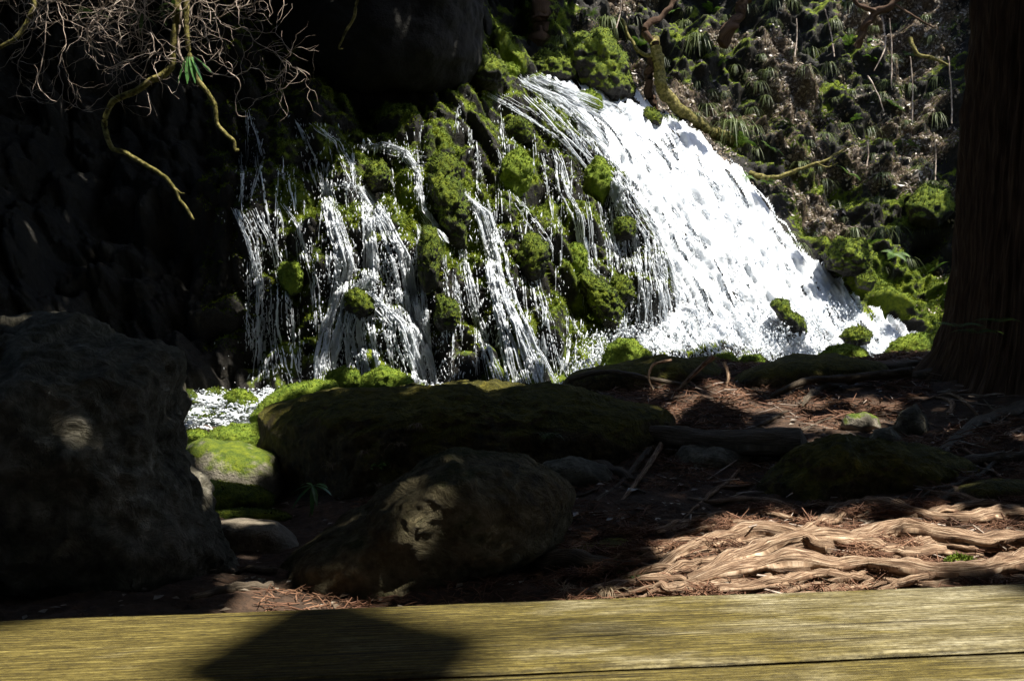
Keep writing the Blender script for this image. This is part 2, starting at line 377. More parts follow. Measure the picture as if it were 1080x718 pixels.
# gentle fade to the sides
nrm = np.array([0.05, -0.80, 0.60])
V0 = B0 + disp[..., None] * nrm
def sm3(a, k): return np.stack([blur(a[..., i], k) for i in range(3)], -1)
VS = B0 + (blur(disp, 4)[..., None]) * nrm
litterM = rightM * sstep(0.25, 0.8, 0.5 + 0.9 * fbm(B0, 0.55, 3, 51)) * sstep(120, 40, np.abs(0 * GX))
mossM = np.where(rightM > 0.5, 0.46, 0.62) + 0.30 * fbm(B0, 0.7, 3, 61)
mossM = mossM - 0.5 * mainM - 0.55 * leftM  # less moss at left: deep shade there painted as bare dark rock
greenflat = blur(inpoly(GX, GY, [(860,290),(920,290),(990,270),(1010,340),(960,352),(920,345),(880,318)]).astype(float), 8)
mossM = mossM + 0.5 * greenflat; litterM = litterM * (1 - greenflat) * 0.95
cliff = mk('hillside', V0.reshape(-1, 3), grid_faces(*GX.shape), M['cliff'],
           col=np.stack([litterM.ravel(), np.clip(mossM, 0, 1).ravel()], -1))
tag(cliff, 'steep mossy rock cliff and wooded slope that the waterfall runs down', 'hillside', kind='structure')
def look(A, px, py):
    i = np.interp(py, PY, np.arange(len(PY))); j = np.interp(px, PX, np.arange(len(PX)))
    i0 = np.clip(np.floor(i).astype(int), 0, len(PY) - 2); j0 = np.clip(np.floor(j).astype(int), 0, len(PX) - 2)
    fi = i - i0; fj = j - j0
    if A.ndim == 3: fi = fi[..., None]; fj = fj[..., None]
    return (A[i0, j0] * (1 - fj) + A[i0, j0 + 1] * fj) * (1 - fi) + (A[i0 + 1, j0] * (1 - fj) + A[i0 + 1, j0 + 1] * fj) * fi
# nearest surface depth seen at every pixel (after displacement), by splatting the grid back into image space
pxv, pyv = proj(V0)
ZB = np.full((480, 1240), 99.0)
ii = np.clip((pyv + 30).astype(int), 0, 479).ravel(); jj = np.clip((pxv + 60).astype(int), 0, 1239).ravel()
np.minimum.at(ZB, (ii, jj), V0[..., 1].ravel())
for _ in range(3):
    hole = ZB > 90
    if not hole.any(): break
    nb = np.minimum.reduce([np.roll(ZB, s, a) for s in (1, -1) for a in (0, 1)])
    ZB = np.where(hole, nb, ZB)
def zfront(px, py):
    return ZB[np.clip((np.asarray(py) + 30).astype(int), 0, 479), np.clip((np.asarray(px) + 60).astype(int), 0, 1239)]
def cliff_pt(px, py): return P(px, py, zfront(px, py))
gu = np.gradient(V0, axis=1); gv = np.gradient(V0, axis=0)
NRM = np.cross(gu, gv); NRM /= np.linalg.norm(NRM, axis=-1, keepdims=True) + 1e-9
NRM *= np.sign((NRM * np.array([0, -1, 0.3])).sum(-1, keepdims=True))

# ------------------------------------------------------------------ ground (near bank, stream bed, land behind the camera)
GC = [(250,640,4.3,None),(100,640,4.2,None),(250,600,5.5,None),(250,560,6.5,None),(230,500,8.7,None),(210,450,10.2,None),(400,640,4.3,None),(450,560,6.0,None),
 (600,620,4.4,None),(600,540,5.8,None),(600,470,7.8,None),(640,420,9.6,None),(800,600,4.6,None),(800,545,5.6,None),(800,480,7.3,None),(800,430,9.0,None),(760,385,11.0,None),(690,382,11.2,None),
 (620,405,11.0,None),(930,600,4.6,None),(930,540,5.6,None),(930,470,7.4,None),(920,410,9.6,None),(900,382,11.3,None),(1060,600,4.6,None),(1060,540,5.5,None),(1060,450,7.8,None),(1060,385,10.0,None),(980,372,11.3,None)]
gp = [P(a, b, c) for a, b, c, _ in GC]
gp += [np.array(t, float) for t in [(-4,6,0.05),(-5,10,-0.25),(-3.2,12,-0.3),(-1.5,12.5,-0.3),(0.5,13,-0.3),(2.2,14.5,-0.25),(4,16,-0.2),(6,16,-0.1),(-3.1,9.3,-0.35),(-3,8.5,-0.2),(-1.6,10,-0.15),
 (9,16,0.3),(12,12,1.2),(9,8,0.9),(-8,8,0.4),(-8,14,0.2),(0,2.2,0.1),(3,2.2,0.15),(-3,2.2,0.05),(0,-3,0.0),(10,0,0.4),(-10,0,0.2),(0,-12,0.3),(0,24,-0.4),(10,24,-0.4),(-12,22,-0.4),(0,40,-0.4)]]
gp = np.array(gp); gwt = rbf_fit(gp[:, :2], gp[:, 2], 0.02)
def nonuni(lo, hi, a, b, fine_, grow=1.14):
    mid = list(np.arange(a, b, fine_)); s = fine_; x = a; left = []
    while x > lo: s *= grow; x -= s; left.append(x)
    s = fine_; x = mid[-1]; right = []
    while x < hi: s *= grow; x += s; right.append(x)
    return np.array(left[::-1] + mid + right)
AX = nonuni(-90, 90, -5.5, 7.5, 0.028); AY = nonuni(-90, 90, 3.0, 12.5, 0.028)
TX, TY = np.meshgrid(AX, AY)
inner = np.clip(1 - np.maximum(np.abs(TX) - 14, 0) / 10, 0, 1) * np.clip(1 - np.maximum(np.abs(TY - 10) - 22, 0) / 10, 0, 1)
TZ = rbf_eval(gp[:, :2], gwt, np.stack([np.clip(TX, -14, 14), np.clip(TY, -13, 40)], -1))
flat3 = np.stack([TX, TY, TX * 0], -1)
TB = TZ.copy()
TZ = TZ + 0.05 * fbm(flat3, 0.9, 3, 71) + 0.035 * fbm(flat3, 3.5, 4, 72) + 0.012 * fbm(flat3, 22, 2, 73)
ptch = np.clip(blur(((TX > -.2) & (TX < 3.5) & (TY > 4) & (TY < 5.8)).astype(float), 12), 0, 1)
TZ = TZ - ptch * .05 * np.clip(fbm(flat3 * np.array([1, 3, 1]), 2.2, 3, 75) + .3, 0, 1)
gnd = mk('ground', np.stack([TX, TY, TZ], -1).reshape(-1, 3), grid_faces(*TX.shape)[:, ::-1], M['ground'])
tag(gnd, 'dark forest floor of earth between the boulders and roots', 'ground', kind='structure')
def gz(x, y):
    i = np.interp(y, AY, np.arange(len(AY))); j = np.interp(x, AX, np.arange(len(AX)))
    i0 = np.clip(np.floor(i).astype(int), 0, len(AY) - 2); j0 = np.clip(np.floor(j).astype(int), 0, len(AX) - 2)
    fi = i - i0; fj = j - j0
    return (TZ[i0, j0] * (1 - fj) + TZ[i0, j0 + 1] * fj) * (1 - fi) + (TZ[i0 + 1, j0] * (1 - fj) + TZ[i0 + 1, j0 + 1] * fj) * fi
YS = np.concatenate([np.arange(2.5, 14, 0.04)])
def on_ground(px, py):
    """where the line of sight through a measured pixel meets the ground"""
    px = np.atleast_1d(np.asarray(px, float)); py = np.atleast_1d(np.asarray(py, float))
    pts = P(px[:, None], py[:, None], YS[None, :])
    below = pts[..., 2] < gz(pts[..., 0], pts[..., 1])
    k = np.where(below.any(1), below.argmax(1), len(YS) - 1)
    p = pts[np.arange(len(px)), k]
    p[:, 2] = gz(p[:, 0], p[:, 1])
    return p

# stream and pool water
wx = np.linspace(-9, 12, 300); wy = np.linspace(7.6, 22, 200); WX, WY = np.meshgrid(wx, wy)
lvl = 0.0 + 0.16 * sstep(15, 20, WY) * sstep(2, 6, WX) - 0.06 * sstep(11, 8, WY)
w3 = np.stack([WX, WY, WX * 0], -1)
WZ = lvl + 0.03 * fbm(w3, 2.2, 3, 81) + 0.008 * fbm(w3, 12, 2, 82)
wat = mk('water', np.stack([WX, WY, WZ], -1).reshape(-1, 3), grid_faces(*WX.shape)[:, ::-1], M['pool'])
tag(wat, 'dark shallow stream with foam at the foot of the falls', 'water', kind='structure')

# ------------------------------------------------------------------ builders
def ico(level):
    import bmesh
    bm = bmesh.new(); bmesh.ops.create_icosphere(bm, subdivisions=level, radius=1)
    v = np.array([x.co[:] for x in bm.verts]); f = np.array([[a.index for a in p.verts] for p in bm.faces]); bm.free()
    return v, f
ICO = {k: ico(k) for k in (3, 4, 5, 6, 7)}
def radial(poly):
    poly = np.array(poly, float); c = poly.mean(0)
    # area centroid
    x, y = poly[:, 0], poly[:, 1]; x1, y1 = np.roll(x, -1), np.roll(y, -1); cr = x * y1 - x1 * y; A = cr.sum() / 2
    c = np.array([((x + x1) * cr).sum(), ((y + y1) * cr).sum()]) / (6 * A)
    th = np.linspace(-math.pi, math.pi, 721); R = np.zeros(721)
    for i in range(len(poly)):
        a = poly[i] - c; b = poly[(i + 1) % len(poly)] - c; e = b - a
        d = np.stack([np.cos(th), np.sin(th)], -1)
        den = d[:, 0] * e[1] - d[:, 1] * e[0]
        den = np.where(abs(den) < 1e-9, 1e-9, den)
        t = (a[0] * e[1] - a[1] * e[0]) / den
        s = (a[0] * d[:, 1] - a[1] * d[:, 0]) / den
        ok = (t > 0) & (s >= 0) & (s <= 1)
        R = np.where(ok, np.maximum(R, t), R)
    k = 4; Rp = np.concatenate([R[-k - 1:-1], R, R[1:k + 1]]); R = np.convolve(Rp, np.ones(2 * k + 1) / (2 * k + 1), 'valid')
    return c, th, R
def fuzz(p, f, n, L, r, up0=-0.1):
    tri = p[f]; nn = np.cross(tri[:, 1] - tri[:, 0], tri[:, 2] - tri[:, 0]); ar = np.linalg.norm(nn, axis=1); nn = nn / (ar[:, None] + 1e-12)
    w_ = ar * sstep(up0, 0.5, nn[:, 2]); k = r.choice(len(f), n, p=w_ / w_.sum())
    a = r.random((n, 2)); a = np.where(a.sum(1, keepdims=True) > 1, 1 - a, a)
    c = tri[k, 0] + (tri[k, 1] - tri[k, 0]) * a[:, :1] + (tri[k, 2] - tri[k, 0]) * a[:, 1:]
    d = nn[k] + r.normal(0, 0.45, (n, 3)); d /= np.linalg.norm(d, axis=1, keepdims=True); s_ = np.cross(d, r.normal(0, 1, (n, 3))); s_ /= np.linalg.norm(s_, axis=1, keepdims=True)
    l = (L * r.lognormal(0, .4, n))[:, None]
    return np.stack([c - s_ * l * .22, c + s_ * l * .22, c + d * l], 1).reshape(-1, 3), np.arange(n * 3).reshape(-1, 3)
def rock(name, poly, Y, depth, mat, level=5, amp=0.08, seed=0, strata=0.0, lumps=0.0, label=None, cat=None, group=None, sq=0.75, parent=None, lean=0.0, facets=0.0, crag=0.0):
    """a solid boulder whose profile follows the measured outline, with its own thickness along y"""
    c, th, R = radial(poly)
    v, f = ICO[level]
    pts = []
    t = np.arctan2(-v[:, 2], v[:, 0]); s = np.sqrt(v[:, 0] ** 2 + v[:, 2] ** 2)
    r = np.interp(t, th, R) * s ** sq
    cx = c[0] + r * np.cos(t); cy = c[1] + r * np.sin(t)
    off = v[:, 1] * depth
    p = P(cx, cy, Y + off)
    size = R.mean() / F * Y
    out = np.stack([v[:, 0], v[:, 1] * 0.9, v[:, 2]], -1); out /= np.linalg.norm(out, axis=1, keepdims=True)
    dn = amp * size * (fbm(p, 1.1 / size, 5, seed, 0.55) * 1.2)
    if facets: dn += facets * size * (0.5 - worley(p + 0.2 * size * np.stack([noise(p, 2 / size, 8), noise(p, 2 / size, 9), noise(p, 2 / size, 10)], -1), 1.3 / size, seed))
    if strata:
        sv = p[:, 2] * 0.85 + p[:, 0] * 0.35 + 0.22 * size * noise(p, 1.3 / size, seed + 5)
        dn -= strata * size * np.exp(-((np.sin(sv * 9 / size) + 0.9) / 0.25) ** 2)
    if lumps: dn += lumps * size * 1.3 * np.clip(1 - worley(p, 3.0 / size, seed) ** 2, 0, 1) + lumps * size * .6 * np.clip(1 - worley(p, 7.0 / size, seed) ** 2, 0, 1)
    if crag: dn += crag * size * (0.35 - np.abs(fbm(p * np.array([1, 1, 1.5]), 1.6 / size, 5, seed + 9, 0.6)) * 1.0 + 0.25 * fbm(p, 9 / size, 4, seed + 2, .6))
    dn -= np.mean(dn)
    p = p + out * dn[:, None]
    if mat.name in ('moss_cushion', 'mossy_rock'):
        n_f = int(np.clip(size * F / Y * 120, 800, 9000)) if size < 1.2 else 14000
        fv, ff = fuzz(p, f, n_f, 0.016 * max(Y / 12, .6), np.random.default_rng(seed)); p, f = np.concatenate([p, fv]), np.concatenate([f, ff + len(p)])
    bz = p[:, 2].min(); loc = (float(p[:, 0].mean()), float(p[:, 1].mean()), float(bz))
    if parent is None:
        o = mk(name, p - np.array(loc), f, mat); o.location = loc
    else:
        o = mk(name, p, f, mat, parent)
    if label: tag(o, label, cat or 'boulder', group)
    return o
def spline(pts, n):
    pts = np.array(pts, float); k = len(pts)
    pp = np.vstack([2 * pts[0] - pts[1], pts, 2 * pts[-1] - pts[-2]])
    t = np.linspace(0, k - 1 - 1e-6, n); i = t.astype(int); u = (t - i)[:, None]
    p0, p1, p2, p3 = pp[i], pp[i + 1], pp[i + 2], pp[i + 3]
    return 0.5 * ((2 * p1) + (-p0 + p2) * u + (2 * p0 - 5 * p1 + 4 * p2 - p3) * u ** 2 + (-p0 + 3 * p1 - 3 * p2 + p3) * u ** 3)
class MB:
    def __init__(s): s.v = []; s.f3 = []; s.f4 = []; s.uv = []; s.n = 0
    def add(s, v, f, uv=None):
        v = np.asarray(v, float).reshape(-1, 3); s.v.append(v); f = np.asarray(f)
        (s.f3 if f.shape[1] == 3 else s.f4).append(f + s.n)
        s.uv.append(uv if uv is not None else np.zeros((len(v), 2))); s.n += len(v)
    def build(s, name, mat, parent=None, smooth=True):
        fs = []
        if s.f3: fs.append(np.concatenate(s.f3))
        if s.f4: fs.append(np.concatenate(s.f4))
        return mk(name, np.concatenate(s.v), fs, mat, parent, smooth, uv=np.concatenate(s.uv))
def tube(mb, path, rad, sides=8, wob=0.0, seed=0, flat=1.0):
    path = np.asarray(path, float); n = len(path)
    rad = np.broadcast_to(np.asarray(rad, float), (n,)) if np.ndim(rad) < 2 else rad
    T = np.gradient(path, axis=0); T /= np.linalg.norm(T, axis=1, keepdims=True) + 1e-9
    up = np.array([0, 0, 1.0]); A = np.cross(T, up); ln = np.linalg.norm(A, axis=1, keepdims=True)
    A = np.where(ln < 0.2, np.cross(T, np.array([0, 1.0, 0])), A); A /= np.linalg.norm(A, axis=1, keepdims=True) + 1e-9
    B = np.cross(A, T)
    a = np.linspace(0, 2 * math.pi, sides, endpoint=False)
    ring = (np.cos(a)[None, :, None] * A[:, None] + flat * np.sin(a)[None, :, None] * B[:, None])
    rr = rad[:, None] * np.ones((n, sides))
    L = np.concatenate([[0], np.cumsum(np.linalg.norm(np.diff(path, axis=0), axis=1))])
    if wob:
        q = np.stack([np.cos(a)[None] * 1.2 + 0 * L[:, None], np.sin(a)[None] * 1.2 + 0 * L[:, None], L[:, None] * 0.9 / max(rad.max(), .01) * 0.25 + 0 * a[None]], -1)
        rr = rr * (1 + wob * fbm(q, 1.3, 3, seed))
    v = path[:, None] + ring * rr[..., None]
    idx = np.arange(n * sides).reshape(n, sides)
    f = np.stack([idx[:-1], idx[1:], np.roll(idx, -1, 1)[1:], np.roll(idx, -1, 1)[:-1]], -1).reshape(-1, 4)
    uv = np.stack([np.repeat(L, sides), np.tile(np.abs(np.linspace(-1, 1, sides)) * rad.max() * 6, n)], -1)
    mb.add(v, f, uv)
    for e, k in ((0, -1), (n - 1, 1)):
        c = path[e] + T[e] * k * rad[e] * 0.5
        tri = np.stack([np.full(sides, sides), np.arange(sides), (np.arange(sides) + 1) % sides], -1)
        mb.add(np.vstack([v[e], c]), tri, np.vstack([uv.reshape(n, sides, 2)[e], [[L[e], 0]]]))

# ------------------------------------------------------------------ water strands: falls follow the rock, leave it at ledges
def strands(guides, seed, step=2.6, longest=0.55):
    """guides: (polyline px, half width px, count, radius m, keep share, drop share)"""
    r = np.random.default_rng(seed); V = []; Fc = []; n0 = 0
    a3 = np.array([0, 2.1, 4.2])
    for line, hw, cnt, rad, keep in guides:
        line = np.array(line, float)
        L = np.concatenate([[0], np.cumsum(np.linalg.norm(np.diff(line[:, :2], axis=0), axis=1))])
        ns = max(6, int(L[-1] / step)); s = np.linspace(0, L[-1], ns)
        cx = np.interp(s, L, line[:, 0]); cy = np.interp(s, L, line[:, 1])
        hwv = np.interp(s, L, line[:, 2]) if line.shape[1] > 2 else np.full(ns, hw)
        K = max(1, int(round(np.max(hwv) / 2.0)))
        xs_ = s[:, None]
        thr = []
        for q_ in range(K):
            o0 = r.uniform(-1, 1) if K > 1 else 0.0
            wv = np.interp(s, np.arange(0, L[-1] + 14, 14), np.cumsum(r.normal(0, .30, len(np.arange(0, L[-1] + 14, 14)))) )
            thr.append(np.clip(o0 + wv / max(1, np.max(hwv) / 6), -1.25, 1.25))
        for k in range(int(cnt * 0.42)):
            th_ = thr[r.integers(K)]
            i0 = int(r.uniform(0, ns * 0.85)) if r.random() < 0.8 else 0
            ln = int(r.uniform(0.04, longest) * ns) + 3; i1 = min(ns, i0 + ln)
            if i1 - i0 < 3: continue
            px = (cx + th_ * hwv + r.normal(0, 1.1))[i0:i1]; py = cy[i0:i1] + r.uniform(-2, 2)
            Y = zfront(px, py) - 0.03
            for j in range(1, len(Y)): Y[j] = min(Y[j], Y[j - 1] + 0.012)
            p = P(px, py, Y - abs(r.normal(0, 0.03)))
            m = len(p); t = np.linspace(0, 1, m)
            rr = 0.72 * rad * r.lognormal(0, 0.5) * (0.25 + np.sin(math.pi * (t * 0.9 + 0.08))) * (0.6 + 0.7 * r.random(m))
            ring = np.stack([np.cos(a3), np.sin(a3), 0 * a3], -1)
            v = p[:, None] + ring[None] * rr[:, None, None]
            idx = np.arange(m * 3).reshape(m, 3) + n0
            f = np.stack([idx[:-1], np.roll(idx, -1, 1)[:-1], np.roll(idx, -1, 1)[1:], idx[1:]], -1).reshape(-1, 4)
            on = r.random(len(f) // 3) < keep; f = f.reshape(-1, 3, 4)[on].reshape(-1, 4)
            V.append(v.reshape(-1, 3)); Fc.append(f); n0 += m * 3
    return np.concatenate(V), np.concatenate(Fc)
def drops(px, py, rad, r, stretch=3.0, off=0.1, vdir=None):
    """small elongated splashes, an octahedron each"""
    n = len(px); Y = zfront(px, py) - r.uniform(0.01, off, n)
    c = P(px, py, Y); R = rad * r.lognormal(0, 0.45, n)
    d = np.tile(np.array([0.0, -0.15, -1.0]), (n, 1)) if vdir is None else np.tile(np.array(vdir, float), (n, 1))
    d += r.normal(0, 0.25, (n, 3)); d /= np.linalg.norm(d, axis=1, keepdims=True)
    a = np.cross(d, r.normal(0, 1, (n, 3))); a /= np.linalg.norm(a, axis=1, keepdims=True); b = np.cross(d, a)
    s = stretch * r.uniform(0.4, 1.6, n)
    v = np.stack([c + d * (R * s)[:, None], c + a * R[:, None], c + b * R[:, None], c - a * R[:, None], c - b * R[:, None], c - d * (R * s)[:, None]], 1)
    fo = np.array([[0, 1, 2], [0, 2, 3], [0, 3, 4], [0, 4, 1], [5, 2, 1], [5, 3, 2], [5, 4, 3], [5, 1, 4]])
    f = (fo[None] + (np.arange(n) * 6)[:, None, None]).reshape(-1, 3)
    return v.reshape(-1, 3), f
def merge(parts):
    V = []; F3 = []; F4 = []; n = 0
    for v, f in parts:
        V.append(v); (F3 if f.shape[1] == 3 else F4).append(f + n); n += len(v)
    out = []
    if F3: out.append(np.concatenate(F3))
    if F4: out.append(np.concatenate(F4))
    return np.concatenate(V), out

# main fall: broken sheet + strands + splashes
sub_i = (PY > 78) & (PY < 398); sub_j = (PX > 535) & (PX < 975)
SX, SY = np.meshgrid(PX[sub_j], PY[sub_i])
RZ = 0; zsm = blur(look(V0[..., 1], SX, SY), 2); S0 = look(VS, SX, SY)
flow = np.stack([SX * 0.85 - SY * 0.52, SX * 0.52 + SY * 0.85, 0 * SX], -1)
fl = flow * np.array([1 / 4.0, 1 / 24.0, 1])
st = fbm(fl, 1.0, 4, 91, 0.6); st2 = noise(flow * np.array([1 / 2.2, 1 / 13.0, 1]), 1.0, 95)
edge = blur(inpoly(SX, SY, MAIN).astype(float), 4)
fold = fbm(flow * np.array([1 / 16.0, 1 / 60.0, 1]), 1.0, 2, 93)
dz = 0.12 + 0.13 * fold + 0.085 * st + 0.05 * st2 + 0.012 * noise(S0, 14, 99) - 0.14 * (1 - edge)
S1 = S0 + dz[..., None] * nrm
fc = grid_faces(*SX.shape)
dens = edge + 0.30 * fbm(fl, 0.55, 3, 97)
hol = fbm(fl * np.array([0.8, 0.30, 1]), 1.0, 3, 98) > (0.62 - 0.25 * sstep(700, 600, SX + 0 * SY - (SY - 200) * 0.4))
okv = ((dens > 0.52) & ~hol).ravel()
fc = fc[okv[fc].all(1)]
r1 = np.random.default_rng(5)
def in_main(n, r, poly=MAIN, box=(540, 78, 980, 396), soft=0.0):
    x = r.uniform(box[0], box[2], n * 5); y = r.uniform(box[1], box[3], n * 5)
    k = inpoly(x, y, poly); x = x[k][:n]; y = y[k][:n]
    return x + r.normal(0, soft, len(x)), y + r.normal(0, soft, len(x))
ML = np.array([(552,86),(580,108),(612,142),(640,178),(664,218),(686,254),(700,292),(710,335),(712,380)], float)
MR = np.array([(566,82),(622,104),(680,122),(730,155),(778,190),(815,240),(850,288),(890,325),(935,365)], float)
MG = []
for t_ in np.linspace(0.02, .99, 30):
    g_ = ML * (1 - t_) + MR * t_ + r1.normal(0, 2, ML.shape); MG.append((np.concatenate([g_, np.full((len(g_), 1), 6.0)], 1), 6, 110, .0105, .9))
st_v, st_f = strands(MG, 8, step=3.2, longest=.14)
x, y = in_main(11000, r1, soft=5)
sv, sf = S1.reshape(-1, 3), fc
dv, df = drops(x, y, 0.007, r1, 6.0, 0.14, (0.45, -0.3, -0.85))
xb, yb = in_main(9000, r1, [(620,352),(700,338),(900,322),(965,372),(960,392),(600,400)], (600, 320, 980, 400), 6)
bv, bf = drops(xb, yb, 0.010, r1, 1.6, 0.6)
v, f = merge([(sv, sf), (st_v, st_f), (dv, df), (bv, bf)])
mf = mk('waterfall', v, f, M['white'], smooth=True)
tag(mf, 'broad white cascade rushing down to the right', 'waterfall', kind='structure')

LEFT = [
 ([(262,118,3),(271,165,9),(259,213,5)], 6, 60, 0.008, .9),
 ([(258,220,16),(272,250,15),(284,300,14),(284,350,16),(290,404,22)], 16, 190, 0.008, .8),
 ([(310,127,6),(328,165,7),(338,198,6)], 6, 50, 0.007, .85),
 ([(330,130,6),(360,150,8),(375,190,6)], 6, 50, 0.007, .85),
 ([(300,215,4),(318,240,5),(334,293,5),(342,350,6)], 5, 60, 0.008, .9),
 ([(343,192,5),(352,236,8),(366,279,10),(358,326,12),(350,374,18),(350,404,20)], 10, 420, 0.011, .95),
 ([(345,194,5),(365,196,8),(384,198,6)], 6, 60, 0.009, .95),
 ([(382,198,6),(404,232,11),(423,270,15),(432,317,17),(446,360,20),(455,404,22)], 14, 640, 0.011, .95),
 ([(386,198,5),(390,246,7),(392,293,8),(380,307,11),(372,350,20),(380,404,26)], 12, 420, 0.010, .92),
 ([(380,306,12),(410,340,22),(425,404,30)], 20, 300, 0.010, .92),
 ([(388,158,9),(405,152,9),(427,160,8),(441,180,6),(446,222,7),(470,255,12)], 7, 260, 0.010, .95),
 ([(385,152,8),(440,166,8)], 8, 60, 0.010, .95),
 ([(443,236,3),(443,307,4),(448,364,7),(452,402,10)], 5, 120, 0.008, .9),
 ([(484,203,4),(508,225,8),(520,268,11),(530,317,12),(546,364,16),(560,404,21)], 12, 700, 0.011, .97),
 ([(488,260,4),(500,320,6),(516,370,9),(530,404,14)], 7, 130, 0.008, .9),
 ([(404,268,8),(412,320,8)], 8, 50, 0.009, .9),
]
MID = [
 ([(584,158,4),(594,202,6),(608,226,5),(617,273,7),(627,292,6)], 6, 150, 0.009, .9),
 ([(542,205,6),(565,235,7),(580,262,5)], 6, 60, 0.008, .85),
 ([(650,174,4),(646,221,6),(655,259,6),(662,285,8)], 6, 140, 0.009, .9),
 ([(684,250,5),(690,300,8),(694,346,8)], 8, 110, 0.009, .95),
 ([(664,232,4),(672,290,6),(676,345,6)], 6, 90, 0.009, .95),
 ([(700,262,5),(706,310,6),(708,350,8)], 6, 90, 0.010, .95),
 ([(655,320,4),(651,358,7)], 5, 60, 0.010, .95),
 ([(627,349,5),(632,390,8)], 5, 60, 0.010, .95),
 ([(575,354,5),(575,396,8)], 5, 60, 0.010, .9),
 ([(602,356,5),(600,396,8)], 5, 50, 0.010, .9),
 ([(515,98,10),(550,115,10),(590,142,9),(620,170,8)], 10, 70, 0.009, .8),
 ([(560,100,8),(600,140,8),(640,190,8),(668,240,8)], 9, 110, 0.010, .9),
 ([(535,128,6),(540,160,7),(538,200,5)], 6, 60, 0.008, .8),
 ([(560,290,10),(572,340,12),(585,396,14)], 12, 80, 0.008, .7),
 ([(620,180,5),(630,230,6),(636,280,6)], 6, 80, 0.008, .85),
]
def sprinkle(guides, n, r, rad, sd=1.0):
    tot = sum(g[2] for g in guides); xs = []; ys = []
    for line, hw, cnt, rr, kp in guides:
        line = np.array(line, float); m = int(n * cnt / tot) + 1
        t = r.uniform(0, len(line) - 1 - 1e-6, m); i = t.astype(int); u = t - i
        px = line[i, 0] * (1 - u) + line[i + 1, 0] * u; py = line[i, 1] * (1 - u) + line[i + 1, 1] * u
        w_ = line[i, 2] * (1 - u) + line[i + 1, 2] * u
        xs.append(px + r.normal(0, sd, m) * w_); ys.append(py + r.normal(0, 3, m))
    return drops(np.concatenate(xs), np.concatenate(ys), rad, r, 3.5, 0.15)
v, f = merge([strands(LEFT, 3), sprinkle(LEFT, 6000, r1, 0.0055, 1.0)])
tag(mk('waterfall', v, f, M['white']), 'thin white streams falling over the dark mossy cliff', 'waterfall', kind='structure')
rd = np.random.default_rng(12)
for _ in range(160):
    x0 = rd.uniform(250, 715); y0 = rd.uniform(110, 350)
    if x0 < 420 and y0 < 150: continue
    if x0 > 470 and y0 < 95 + (x0 > 620) * (x0 - 620) * 1.2: continue
    ln = rd.uniform(25, 95); dx = rd.normal(3, 4)
    MID.append(([(x0, y0, 1.5), (x0 + dx * .5, y0 + ln / 2, 2.0), (x0 + dx, min(402, y0 + ln), 3.0)], 2, int(rd.uniform(8, 26)), rd.uniform(.006, .009), .8))
v, f = merge([strands(MID, 4), sprinkle(MID, 4000, r1, 0.0055, 1.6)])
tag(mk('waterfall', v, f, M['white']), 'fine trickles beside the broad cascade', 'waterfall', kind='structure')
# foam strips on the pool
def foam(poly, n, level, r, rad=0.012):
    poly = np.array(poly, float); b = poly.min(0), poly.max(0)
    x = r.uniform(b[0][0], b[1][0], n * 4); y = r.uniform(b[0][1], b[1][1], n * 4); k = inpoly(x, y, poly); x = x[k][:n]; y = y[k][:n]
    c = np.stack([x, y, np.full(len(x), level) + np.abs(r.normal(0, 0.03, len(x)))], -1)
    m = len(c); R = rad * r.lognormal(0, 0.5, m)
    v4, f4 = ICO[3] if False else (np.array([[1,0,0],[0,1,0],[-1,0,0],[0,-1,0],[0,0,1],[0,0,-1]], float), np.array([[0,1,4],[1,2,4],[2,3,4],[3,0,4],[1,0,5],[2,1,5],[3,2,5],[0,3,5]]))
    v = c[:, None] + v4[None] * R[:, None, None] * np.array([1.3, 1.3, 0.8])
    return v.reshape(-1, 3), (f4[None] + (np.arange(m) * 6)[:, None, None]).reshape(-1, 3)
def foamsheet(poly, level, sd):
    poly = np.array(poly, float); a, b = poly.min(0), poly.max(0)
    X, Y_ = np.meshgrid(np.arange(a[0], b[0], .022), np.arange(a[1], b[1], .022)); q_ = np.stack([X, Y_, 0 * X + sd], -1)
    Z = level + .02 + .045 * fbm(q_, 5, 5, sd, .62) + .03 * np.abs(noise(q_, 14, sd + 1))
    ok = inpoly(X, Y_, poly) & (fbm(q_ * np.array([.7, 1.6, 1]), 2.2, 4, sd + 3, .6) > (.16 if poly[:, 1].max() < 13.8 else -.28))
    f_ = grid_faces(*X.shape)[:, ::-1]; return np.stack([X, Y_, Z], -1).reshape(-1, 3), f_[ok.ravel()[f_].all(1)]
fz = []
for poly, n_, lv, rd_ in [([(-3.6,13.5),(2.2,14.2),(2.0,15.2),(-3.6,15.0)], 3500, .04, .010), ([(-4.8,12.4),(-3.0,12.4),(-3.0,13.6),(-4.8,13.6)], 600, .03, .009),
      ([(-4.3,10.1),(-3.1,10.0),(-3.0,11.5),(-4.3,11.7)], 500, .02, .008), ([(1.6,15),(5,17),(9,18.2),(9.6,20.5),(4,20),(1.5,16.5)], 5000, .14, .013), ([(-4.0,11.5),(-2.8,11.5),(-2.5,12.6),(-3.8,12.6)], 500, .02, .009)]:
    fz += [foam(poly, n_, lv + .03, r1, rd_), foamsheet(poly, lv, len(fz) + 40)]
v, f = merge(fz)
tag(mk('foam', v, f, M['white']), 'white foam along the foot of the falls', 'foam', kind='stuff')

